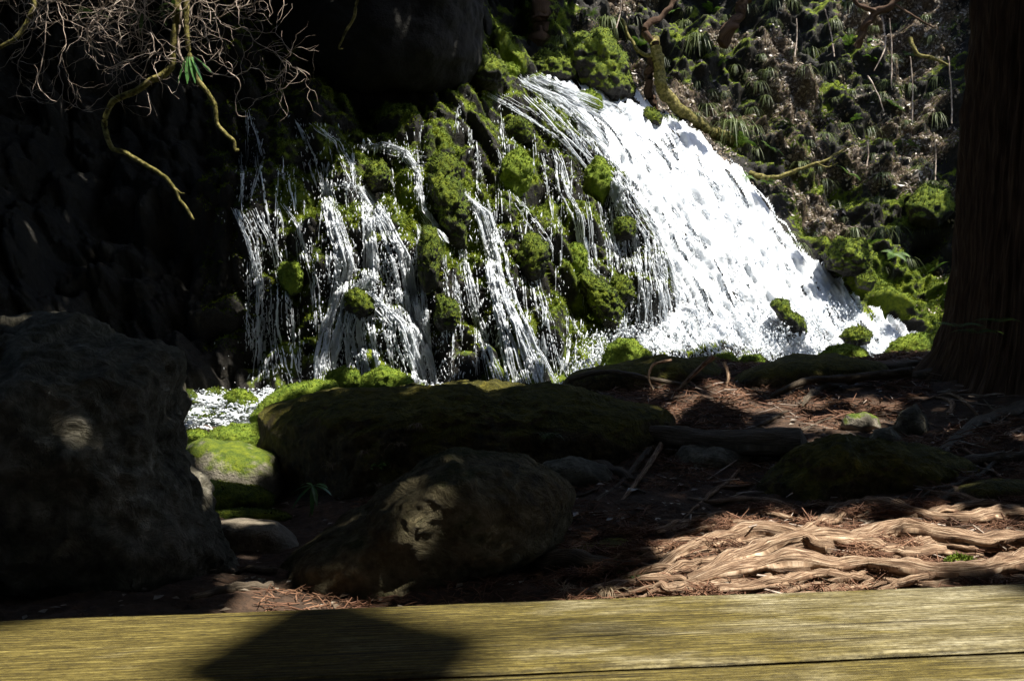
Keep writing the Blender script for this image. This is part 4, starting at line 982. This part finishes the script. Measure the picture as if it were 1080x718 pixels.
def frond_mesh(n, L, r, leaflets=14):
    V = []; Fa = []; k0 = 0
    for k in range(n):
        a = k * 2 * math.pi / n + r.normal(0, .25); l = L * r.uniform(.7, 1.1); d = np.array([math.cos(a), math.sin(a), 0]); side = np.array([-d[1], d[0], 0])
        t = np.linspace(0.08, 1, leaflets); c = d * (l * .85 * t)[:, None] + np.array([0, 0, 1]) * (l * (0.6 * t - 0.6 * t ** 2))[:, None]
        w_ = l * 0.22 * np.sin(math.pi * (0.12 + 0.86 * t))
        for s in (-1, 1):
            tip = c + (side * s + d * 0.4) * w_[:, None] - np.array([0, 0, 1]) * (w_ * .25)[:, None]
            b0 = c - d * l * .022; b1 = c + d * l * .022; md = (c + tip) / 2 + d * l * 0.028; md2 = (c + tip) / 2 - d * l * 0.012
            v = np.stack([b0, md2, tip, md, b1], 1).reshape(-1, 3); V.append(v)
            i = np.arange(leaflets)[:, None] * 5 + k0; Fa.append(np.concatenate([np.array([[0, 1, 3, 4]]) + i])); Fa.append(np.array([[1, 2, 3, 3]]) + i)
            k0 += leaflets * 5
    F_ = np.concatenate(Fa); q4 = F_[F_[:, 2] != F_[:, 3]]; t3 = F_[F_[:, 2] == F_[:, 3]][:, :3]
    return np.concatenate(V), [t3, q4]
r3 = np.random.default_rng(31)
def protos(kind, mat, k, *a, **kw):
    out = []
    for j in range(k):
        v, f = (tuft_mesh if kind == 't' else frond_mesh)(*a, r3, **kw)
        o = mk('proto', v, f, M[mat]); out.append(o.data); bpy.data.objects.remove(o)
    return out
sedge = protos('t', 'blade', 4, 90, 0.62, 0.008, droop=1.35, fan=0.9)
fernm = protos('f', 'fern', 3, 9, 0.55)
def place(name, me, p, rz, sc, label, cat, group=None, tilt=(0, 0)):
    o = bpy.data.objects.new(name, me); COL.objects.link(o); o.location = tuple(p); o.rotation_euler = (tilt[0], tilt[1], rz); o.scale = (sc,) * 3
    return tag(o, label, cat, group)
spots = [(430,8),(760,95)]
cand = []
tries = 0
while len(cand) < 120 and tries < 4000:
    tries += 1
    x_ = r3.uniform(585, 990); y_ = r3.uniform(0, 290)
    if inpoly(x_, y_, MAIN) or y_ < 0.0: continue
    if not inpoly(np.array(x_), np.array(y_), RIGHT): continue
    if y_ > 200 and r3.random() < .6: continue
    if all((x_ - a) ** 2 + (y_ - b) ** 2 > 15 ** 2 for a, b in cand): cand.append((x_, y_))
for a, b in cand:
    if r3.random() < 0.78:
        place('sedge_tuft', sedge[r3.integers(4)], cliff_pt(a, b) + np.array([0, 0.02, 0.0]), r3.uniform(0, 6.3), r3.uniform(.4, 1.15), 'drooping sedge tuft on the slope right of the cascade', 'grass tuft', 'sedge tufts on the right slope')
    else:
        place('fern', fernm[r3.integers(3)], cliff_pt(a, b) + np.array([0, -0.05, 0.05]), r3.uniform(0, 6.3), r3.uniform(.4, .9), 'low fern on the slope right of the cascade', 'fern', 'ferns on the right slope', (0.6, 0))
for a, b, s, lb in [(772,150,1.7,'big drooping sedge tuft at the right edge of the cascade'), (590,62,1.1,'drooping sedge on the round leafy boulder'), (640,42,1.6,'long drooping sedge over the dark hollowed bank rock'),
                    (735,60,1.7,'large sedge tuft right of the curved mossy trunk')]:
    place('sedge_tuft', sedge[1], cliff_pt(a, b - 8) + np.array([0, -0.35, 0.15]), 1.0, s, lb, 'grass tuft')
for a, b, s in [(1030,352,.55),(1010,345,.5),(1052,340,.5)]:
    p_ = P(a, b, 8.7); place('fern', fernm[0], p_, a, s, 'dark fern at the foot of the great trunk', 'fern', 'ferns at the foot of the great trunk')
gt = protos('t', 'blade', 2, 40, 0.26, 0.0035, droop=.9, fan=.8); dt = protos('t', 'deadblade', 2, 38, 0.24, 0.003, droop=1.0, fan=.9)
place('grass_tuft', gt[0], P(577, 462, 6.95) , 0, 0.9, 'thin grass tuft growing on the face of the long boulder', 'grass tuft')
for a, b in [(204,478),(214,488),(198,498)]:
    place('grass_tuft', dt[0], P(a, b, 7.6), a, 0.75, 'dry pale grass tuft hanging beside the pale sunlit rock', 'grass tuft', 'dry grass by the pale sunlit rock')
place('grass_tuft', gt[1], P(208, 500, 7.5), 2, 0.8, 'green grass tuft hanging below the dry pale tufts', 'grass tuft')
for a, b in [(592,626),(612,630),(640,628)]:
    place('grass_tuft', dt[1], on_ground(a, b)[0], a, 0.8, 'dry curled fern tuft beside the plank left of the roots', 'grass tuft', 'dry tufts beside the plank')
for a, b in [(650,606),(668,612),(636,596)]:
    place('grass_tuft', gt[0], on_ground(a, b)[0], a, 0.55, 'small green grass tuft left of the lit roots', 'grass tuft', 'green tufts left of the roots')
for a, b in [(385,478),(420,470),(350,492),(400,512),(440,450)]:
    place('grass_tuft', dt[0], P(a, b, 7.05), a, 0.7, 'withered plant tuft on the face of the long boulder', 'grass tuft', 'withered tufts on the long boulder')
def leaf_v(base, d, L, W, droop=0.3, seg=6):
    d = np.array(d, float); d /= np.linalg.norm(d); side = np.cross(d, [0, 0, 1.0]); side /= np.linalg.norm(side) + 1e-9
    t = np.linspace(0, 1, seg); c = np.array(base) + d * (L * t)[:, None] - np.array([0, 0, 1]) * (droop * L * t ** 2)[:, None]
    w_ = W * np.sin(math.pi * np.clip(t, 0.03, 0.985)) ** 0.7
    v = np.stack([c - side * w_[:, None] + np.array([0, 0, .15]) * w_[:, None], c, c + side * w_[:, None] + np.array([0, 0, .15]) * w_[:, None]], 1).reshape(-1, 3)
    i = np.arange(seg - 1) * 3
    f = np.concatenate([np.stack([i, i + 1, i + 4, i + 3], -1), np.stack([i + 1, i + 2, i + 5, i + 4], -1)])
    return v, f
pl = empty('bamboo_grass', tuple(P(326, 545, 6.3))); tag(pl, 'broad-leaved green plant in front of the long boulder', 'plant')
mb = MB(); b0 = P(326, 545, 6.3); t0 = P(330, 512, 6.2); tube(mb, spline([b0, (b0 + t0) / 2 + [.01, 0, 0], t0], 10), .003, 6); mb.build('stem', M['sasa'], pl)
for d, L in [((-1, -.2, .1), .16), ((-.7, -.6, -.3), .16), ((.1, -.7, -.6), .15), ((.9, -.4, .15), .15), ((.6, -.3, .35), .14), ((-.4, .3, .2), .13), ((.35, -.8, -.3), .13)]:
    v, f = leaf_v(t0, d, L, .017, .5); mk('leaf', v, f, M['sasa'], pl)
# small leafy weeds
def weed(px, py, Y, n, L, label, cat='plant'):
    V = []; Fa = []; k0 = 0
    b = P(px, py, Y) if Y else on_ground(px, py)[0]
    for k in range(n):
        o = b + np.array([r3.normal(0, L * 1.3), r3.normal(0, L), abs(r3.normal(0, L * .7))])
        V.append(np.array([b + [-.001, 0, 0], b + [.001, 0, 0], o + [.001, 0, 0], o + [-.001, 0, 0]])); Fa.append(np.array([[0, 1, 2, 3]]) + k0); k0 += 4
        v, f = leaf_v(o, (r3.normal(), r3.normal(), r3.uniform(-.1, .7)), L * r3.uniform(.6, 1.2), L * .3, .4, 5); V.append(v); Fa.append(f + k0); k0 += len(v)
    o = mk('weed', np.concatenate(V), np.concatenate(Fa), M['fern']); tag(o, label, cat)
weed(655, 602, None, 26, .035, 'small bright green weed left of the lit roots')
yc = float(on_ground(1012, 600)[0][1]); rock('moss_cushion', circ(1012, 594, 17, 8, seed=4), yc, .05, M['mossfull'], 4, .06, 5, lumps=.15, label='bright moss cushion among the lit roots', cat='moss cushion')
weed(860, 590, None, 16, .018, 'tiny green sprouts on the bulging root')
weed(736, 608, None, 16, .02, 'tiny green sprouts between the short roots')
weed(400, 492, 7.0, 60, .03, 'small leafy creeper on the face of the long boulder', 'creeper')

# ------------------------------------------------------------------ trees and branches on the slope
def branch_tree(name, label, parts, cat='tree', group=None, sides=12):
    base = at(*parts[0][1][0]); e = empty(name, tuple(base)); tag(e, label, cat, group)
    for nm, pts, r0, r1_, mt in parts:
        mb = MB(); n = max(24, len(pts) * 10); p = spline([at(*q_) for q_ in pts], n)
        p = p + 0.35 * r0 * np.stack([noise(p, 4, 1), noise(p, 4, 2), noise(p, 4, 3)], -1) * 2
        tube(mb, p, np.linspace(r0, r1_, n), sides, 0.35, int(pts[0][0])); mb.build(nm, M[mt], e)
    return e
branch_tree('leaning_tree', 'curved mossy trunk leaning over the upper cascade', [
 ('trunk', [(772,150,23.6),(745,135,23.2),(718,118,22.9),(700,92,22.7),(693,62,22.7),(690,38,22.8)], .15, .13, 'mossbranch'),
 ('limb', [(692,48,22.7),(680,30,22.7),(700,15,22.9),(720,-10,23.2)], .09, .05, 'bark'), ('limb', [(690,60,22.7),(672,52,22.8),(655,20,23)], .05, .03, 'mossbranch'), ('limb', [(688,60,22.8),(684,90,22.9),(690,120,23.1)], .11, .09, 'bark')])
branch_tree('tree', 'dark slanting trunk on the upper slope', [('trunk', [(762,48,25.2),(772,28,25),(784,2,25),(800,-40,25),(830,-180,25.5)], .17, .12, 'bark')])
branch_tree('tree', 'dark trunk rising behind the leafy round boulder', [('trunk', [(566,60,23.5),(568,30,23.2),(572,0,23.3),(570,-60,23.5),(560,-200,24)], .24, .2, 'bark')])
branch_tree('fallen_branch', 'mossy bent branch lying on the slope right of the cascade', [('stem', [(790,184,22.0),(815,187,21.7),(845,178,21.6),(868,170,21.6),(892,157,21.7)], .065, .02, 'mossbranch'), ('twig', [(860,172,21.6),(872,176,21.5),(884,172,21.5)], .02, .01, 'mossbranch')], 'branch')
branch_tree('bare_shrub', 'crooked bare limbs at the top right of the slope', [
 ('stem', [(905,50,23.5),(912,28,23.3),(925,12,23.2),(945,2,23),(960,-20,23)], .09, .07, 'bark'), ('stem', [(925,12,23.2),(905,5,23.2),(895,-15,23.2)], .06, .04, 'bark'),
 ('twig', [(930,18,23.1),(934,45,23),(930,60,22.9),(922,75,22.9)], .022, .012, 'twig'), ('twig', [(915,80,22.8),(926,100,22.6),(932,118,22.5)], .02, .01, 'twig'),
 ('twig', [(945,5,23),(965,18,22.8),(985,30,22.8)], .03, .015, 'bark'), ('stem', [(960,40,22.8),(966,55,22.7),(985,62,22.7),(1000,70,22.7)], .05, .03, 'mossbranch')], 'shrub')
for k, (x0, y0, x1, y1) in enumerate([(938,20,940,90),(960,60,962,130),(985,140,986,190),(870,10,880,60),(840,20,838,60),(655,0,650,30),(915,150,914,176),(1000,60,1004,130)]):
    branch_tree('sapling', 'thin bare sapling stem on the right slope', [('stem', [(x0,y0,22.6),((x0+x1)/2+1.5,(y0+y1)/2,22.6),(x1,y1,22.5)], .014, .018, 'twig')], 'sapling', 'bare saplings on the right slope', 6)

# hanging shrub over the upper left
hs = empty('hanging_shrub', tuple(P(150, -60, 11.0))); tag(hs, 'bare twiggy shrub hanging over the dark upper left', 'shrub')
YB = 11.0
def bpath(pts, r0, r1_, name, mt, wig=1.0):
    mb = MB(); n = max(20, len(pts) * 9); p = spline([at(a, b, YB + (c_ if len(q_) > 2 else 0)) for q_ in pts for (a, b, c_) in [(q_[0], q_[1], q_[2] if len(q_) > 2 else 0)]], n)
    p += wig * 0.02 * np.stack([noise(p, 6, 1), noise(p, 6, 2), noise(p, 6, 3)], -1)
    tube(mb, p, np.linspace(r0, r1_, n), 8, 0.3, int(pts[0][0])); mb.build(name, M[mt], hs)
bpath([(190,-50),(186,20),(180,70),(160,85),(135,100),(118,108),(111,124),(112,140),(118,155),(140,165),(160,178),(176,188),(183,198),(192,212),(204,232)], .044, .017, 'branch', 'mossbranch')
bpath([(183,198),(190,203),(196,204)], .012, .006, 'branch', 'mossbranch')
bpath([(200,-60),(196,30),(205,75),(216,94),(226,112),(229,132),(238,140),(246,148),(248,158),(252,158)], .032, .018, 'branch', 'mossbranch')
bpath([(10,-50),(35,0),(30,20),(18,40),(0,50),(-20,55)], .03, .02, 'branch', 'mossbranch')
bpath([(185,-60),(190,10),(187,40),(192,62),(200,70)], .022, .012, 'branch', 'twig')
bpath([(50,-20),(48,40),(44,70),(40,88),(52,104),(60,108)], .006, .004, 'branch', 'twig')
bpath([(380,-30),(374,15),(365,34),(358,50),(362,52)], .02, .008, 'branch', 'mossbranch')
def twigs(mb, x0, y0, ang, ln, rad, r, depth, Y0=None):
    n = int(ln / 5) + 3; pts = [(x0, y0)]; a = ang; dy = r.uniform(-.5, .5)
    for k in range(n):
        a += r.normal(0, .42) + 0.05 * math.sin(a - 1.3)
        pts.append((pts[-1][0] + 5 * math.cos(a), pts[-1][1] + 5 * math.sin(a)))
        if pts[-1][1] > 150 or pts[-1][0] > 335: break
    m = len(pts); Ys = (YB + r.uniform(-.5, .5) if Y0 is None else Y0) + np.linspace(0, dy, m)
    p = np.array([P(x_, y_, q_) for (x_, y_), q_ in zip(pts, Ys)])
    tube(mb, p, np.linspace(rad, rad * .45, m), 5)
    if depth > 0:
        for k in range(1, m - 1):
            if r.random() < 0.27: twigs(mb, pts[k][0], pts[k][1], a + r.choice([-1, 1]) * r.uniform(.5, 1.2) - 0.2 * r.random(), ln * r.uniform(.3, .6), rad * .6, r, depth - 1, Ys[k])
r4 = np.random.default_rng(44)
for k in range(26):
    mb = MB(); x0 = r4.uniform(20, 290); twigs(mb, x0, r4.uniform(-30, 10), r4.uniform(.6, 2.5) if x0 < 230 else r4.uniform(.2, 1.6), r4.uniform(55, 130), .0055, r4, 2)
    mb.build('twig', M['twig'], hs)
for x0, y0, an0, ln in [(190,55,2.6,70),(185,62,2.9,90),(205,60,.7,60),(240,75,.9,50),(160,40,2.2,80),(230,30,.9,70),(110,60,2.4,40),(225,20,.1,110),(250,8,.0,90)]:
    mb = MB(); twigs(mb, x0, y0, an0, ln, .0075, r4, 2); mb.build('twig', M['twig'], hs)
for k, (dx, dz_) in enumerate([(-.25, -1), (.05, -1), (.3, -1), (.5, -.9), (.15, -1.1), (.75, -.6)]):
    v, f = leaf_v(P(196, 60, YB - .1) + np.array([.02 * k, 0, 0]), (dx, -.25, dz_), .30, .028, .1); mk('leaf', v, f, M['sasa'], hs)
for a, b in [(168,8),(182,12),(150,15),(100,14)]:
    for k in range(5):
        v, f = leaf_v(P(a, b, YB), (r4.normal(), -.4, r4.normal() * .7), .2, .022, .3); mk('leaf', v, f, M['leaf'], hs)

# ------------------------------------------------------------------ plank rail in front
zp = 1.06
def onz(px, py, z):
    a, dy, dz_ = ray(px, py); t = (z - EYE[2]) / dz_; return np.array([a * t, dy * t, z])
eL, eR = onz(0, 652, zp), onz(1080, 613, zp); dirv = (eR - eL); dirv /= np.linalg.norm(dirv); angp = math.atan2(dirv[1], dirv[0]); perp = np.array([dirv[1], -dirv[0], 0])
g0 = onz(440, 712, zp); wdt = float(np.dot(g0 - eL, perp))
mid_ = (eL + eR) / 2
rail = empty('wooden_rail', (float(mid_[0]), float(mid_[1]), 0.1)); rail.rotation_euler.z = angp
tag(rail, 'weathered plank rail with greenish grain across the bottom of the photo', 'railing')
def plank(y0, y1, seed):
    nx, ny = 400, 30; xs = np.linspace(-2.6, 2.6, nx); ys = np.linspace(0, 1, ny)
    X, Yq = np.meshgrid(xs, ys); W = y1 - y0
    top = []
    e = np.minimum(Yq, 1 - Yq) * W; rnd = -0.006 * np.exp(-(e / 0.006) ** 2)
    q_ = np.stack([X * 0.8, (y0 + Yq * W) * 14, 0 * X + seed], -1)
    Z = rnd + 0.0015 * fbm(q_, 1.5, 3, seed)
    edge_w = 0.003 * fbm(np.stack([X, Yq * 0 + seed, 0 * X], -1), 3, 3, seed + 2) * (1 - 2 * Yq)
    YY = y0 + Yq * W + edge_w
    t = np.stack([X, YY, Z], -1); bt = t.copy(); bt[..., 2] = -0.045
    V = np.concatenate([t.reshape(-1, 3), bt.reshape(-1, 3)]); f1 = grid_faces(ny, nx)[:, ::-1]; f2 = grid_faces(ny, nx) + nx * ny
    idx = np.arange(nx * ny).reshape(ny, nx); bd = np.concatenate([idx[0, :], idx[1:, -1], idx[-1, :-1][::-1], idx[1:-1, 0][::-1]]); b2 = np.roll(bd, -1)
    f3 = np.stack([bd, b2, b2 + nx * ny, bd + nx * ny], -1)
    o = mk('plank', V, [f1, f2, f3], M['plank']); o.parent = rail; o.location = (0, 0, zp - 0.1); return o
plank(-wdt + 0.005, 0, 3); o2 = plank(-wdt - 0.25, -wdt - 0.006, 9); o2.location.x = 0.4
for x_ in (-1.9, 1.9):
    mb = MB(); mb.add(np.array([[sx * .05 + x_, sy * .05 - wdt, z_] for z_ in (-0.05, zp - .146) for sx, sy in ((-1, -1), (1, -1), (1, 1), (-1, 1))]), np.array([[0, 3, 2, 1], [4, 5, 6, 7], [0, 1, 5, 4], [1, 2, 6, 5], [2, 3, 7, 6], [3, 0, 4, 7]]))
    o = mb.build('post', M['plank'], smooth=False); o.parent = rail
# ------------------------------------------------------------------ added unseen canopy overhead: leaves placed to cast shade, gaps left for sun
bpy.context.view_layer.update()
dg = bpy.context.evaluated_depsgraph_get()
LITP = [   # (outline on the place as measured in the photograph, share of leaves kept there)
 ([(244,212),(300,214),(335,186),(380,150),(432,140),(440,122),(492,92),(492,62),(548,52),(600,56),(640,100),(700,130),(790,195),(850,280),(940,345),(960,400),(600,410),(330,410),(330,330),(244,330)], 0.0),
 ([(235,330),(330,330),(330,410),(235,410)], 0.4),
 ([(600,56),(600,-5),(1000,-5),(1000,345),(940,345),(850,280),(790,195),(700,130),(640,100)], 0.14),
 ([(495,52),(600,52),(600,20),(520,20)], 0.5),
 ([(-40,330),(110,340),(180,370),(186,470),(120,520),(-40,500)], 0.95),
 ([(285,425),(700,425),(600,470),(560,560),(300,560)], 0.96),
 ([(186,405),(310,398),(440,384),(450,408),(300,420),(282,440),(282,470),(300,500),(255,512),(190,505)], 0.0),
 ([(205,538),(275,538),(285,562),(205,566)], 0.0),
 ([(300,412),(430,400),(600,404),(600,412),(430,415),(320,424)], 0.45),
 ([(700,556),(740,545),(880,536),(1000,530),(1110,534),(1110,632),(560,640),(600,612),(680,590)], 0.0),
 ([(680,398),(700,380),(745,385),(760,405),(840,402),(940,404),(960,425),(930,455),(890,462),(860,450),(815,470),(770,448),(700,440)], 0.3),
 ([(735,372),(925,360),(990,345),(990,378),(925,384),(735,386)], 0.1),
 ([(0,600),(560,630),(1080,608),(1120,735),(-40,735),(-40,660)], 0.5),
 ([(560,628),(1010,612),(1030,735),(520,735)], 0.08),
]
def classify(px, py, y):
    """share of sun blocked at a measured place"""
    k = np.full(px.shape, 1.0)
    for q_, (poly, s) in enumerate(LITP):
        ins = inpoly(px, py, poly)
        if q_ < 4: ins &= y > 12.4
        if q_ == 11: ins &= y > 11.75
        k = np.where(ins, s, k)
    return k
sp = 0.17
u1 = np.array([1.0, 0, 0]); u2 = np.array([0, 1.0, 0])
gx_, gy_ = np.meshgrid(np.arange(-13, 15, sp), np.arange(-5, 36, sp)); rc = np.random.default_rng(77)
gx_ = gx_.ravel() + rc.uniform(-.5, .5, gx_.size) * sp; gy_ = gy_.ravel() + rc.uniform(-.5, .5, gy_.size) * sp
TOP = 24.0
org = np.stack([gx_ + SUN[0] / SUN[2] * TOP, gy_ + SUN[1] / SUN[2] * TOP, np.full(gx_.size, TOP)], -1)
hit = np.full((len(org), 3), np.nan)
dvec = Vector(-SUN)
for k in range(len(org)):
    ok, loc, nn_, i_, ob, mt_ = SC.ray_cast(dg, Vector(org[k]), dvec)
    if ok: hit[k] = loc
hit[np.isnan(hit[:, 0])] = [0, -50, 0]
hx, hy = proj(hit)
vis = (hit[:, 1] > 0.8) & (hx > -40) & (hx < 1120) & (hy > -30) & (hy < 740)
pln = (hit[:, 1] > 0.5) & (hit[:, 1] < 2.6) & (np.abs(hit[:, 0]) < 2)
prob = np.where(vis, classify(hx, hy, hit[:, 1]), 0.9)
pln = (gy_ > 0.4) & (gy_ < 2.7) & (np.abs(gx_) < 2.2)
prob = np.where(pln, np.interp(gx_ + 0.39, [-1.2, -.9, -.4, -.05, .1, .8, .9, 1.2], [.5, .3, .1, .15, 0, 0, .3, .9]), prob)
# sun reaches the hanging shrub
dg1 = [P(a, b, YB) for a in range(-20, 340, 16) for b in range(-20, 130, 16)] + [P(a, b, YB) for a, b in ((115,140),(140,165),(170,185),(195,220),(230,130),(248,155))]
dg1 = np.array(dg1); gg = dg1[:, :2] - SUN[:2] / SUN[2] * dg1[:, 2:3]
o2d = np.stack([gx_, gy_], -1)
dm = np.min(np.linalg.norm(o2d[:, None] - gg[None], axis=-1), axis=1)
prob = np.where(dm < 0.22, 0.12, prob)
fld = noise(np.stack([gx_, gy_, 0 * gx_], -1), 1.3, 201) + 0.6 * noise(np.stack([gx_, gy_, 0 * gx_], -1), 3.4, 202) + 0.25 * rc.random(len(gx_))
near_ = hit[:, 1] < 3.2
fld = np.where(near_, noise(np.stack([gx_, gy_, 0 * gx_], -1), 2.2, 203) + 0.5 * rc.random(len(gx_)), fld)
rank = np.empty(len(fld))
for m_ in (near_, ~near_): rank[m_] = np.argsort(np.argsort(fld[m_])) / max(1, m_.sum())
dim = (prob > .94) & (prob < .97)
prob = np.where(dim, np.where(prob > .955, .87, .70), np.where(pln & (prob < .8), prob * .5, np.where(prob >= 0.9, 1.0, np.where(rank < prob, 0.9, 0.0))))
keep = prob > 0; pk = prob[keep]
hk = hit[keep]; sx_, sy_ = gx_[keep], gy_[keep]
L1 = []
for rep in range(4):
    n = len(hk)
    zmin = np.maximum(8.5, 0)                 # leaves hang above the line of sight
    # height of the leaf along the sun ray
    base = np.stack([sx_ + rc.uniform(-.6, .6, n) * sp, sy_ + rc.uniform(-.6, .6, n) * sp, np.zeros(n)], -1); k = SUN / SUN[2]
    y_at = lambda z: base[:, 1] + k[1] * z
    kr = rc.random(n) < pk
    z = 9.0 + rc.uniform(0, 4.5, n)
    for _ in range(3): z = np.maximum(z, 1.6 + 0.36 * np.maximum(y_at(z), 0) + 1.2 + rc.uniform(0, 1.5, n))
    L1.append((base + k * z[:, None] + rc.normal(0, 0.02, (n, 3)))[kr])
LP = np.concatenate(L1)
TR = [(-10.5, 2), (-13, 13), (-9, -6), (-4, -9), (1.5, -9), (7, -8), (10, -3), (12, 5), (15, 16), (-13, 24), (14, 27), (-2, 36), (7, 36)]  # added trees out of view, carrying the leaves that block the sun
TR = np.array(TR, float); own = np.argmin(np.linalg.norm(LP[:, None, :2] - TR[None], axis=-1), axis=1)
for k in range(len(TR)):
    pts = LP[own == k]
    if len(pts) < 30: continue
    n = len(pts)
    nl = np.tile(SUN, (n, 1)) + rc.normal(0, 0.55, (n, 3)); nl /= np.linalg.norm(nl, axis=1, keepdims=True)
    v, f = flakes(pts, nl, 0.16, rc, 0.15, 0.75)
    x0, y0 = TR[k]
    if y0 < 14:
        m_ = 1500; a_ = rc.uniform(0, 2 * math.pi, m_); r_ = 4.2 * np.sqrt(rc.random(m_)); z_ = rc.uniform(0.4, 12, m_)  # lower leaves added as side walls to block sky light
        e_ = np.stack([x0 + r_ * np.cos(a_), y0 + r_ * np.sin(a_), z_], -1); e_ = e_[noise(e_, .6, 9) > -.35]
        v2, f2 = flakes(e_, rc.normal(0, 1, e_.shape), 0.34, rc, .15, .75); v, (f,) = merge([(v, f), (v2, f2)])
    z0 = 0.2 if y0 < 14 and abs(x0) < 14 else 3.0
    e = empty('tree', (x0, y0, z0)); tag(e, 'added unseen tree outside the view whose crown is placed to shade the stream', 'tree', 'added unseen shade trees')
    mk('crown', v, f, M['shadeleaf'], e, smooth=False)
    top = np.array([x0 * .95, y0 * .95, 14.0 if y0 < 20 else 18])
    mb = MB(); p = spline([np.array([x0, y0, z0 - 1]), np.array([x0 + .1, y0, 7]), top], 30); tube(mb, p, np.linspace(.4, .18, 30), 12, .2, k); mb.build('trunk', M['bark'], e)
    cs = pts[rc.choice(n, min(9, n), replace=False)]
    for c_ in cs:
        z_s = rc.uniform(.55, .95); s_ = p[int(29 * z_s)]
        if proj(c_)[1] > -30: continue
        mb = MB(); q_ = spline([s_, (s_ + c_) / 2 + [0, 0, .5], c_], 14)
        hx_, hy_ = proj(q_)
        if ((q_[:, 1] > 0.5) & (hx_ > -60) & (hx_ < 1140) & (hy_ > -40)).any(): continue
        tube(mb, q_, np.linspace(.09, .02, 14), 6); mb.build('limb', M['bark'], e)
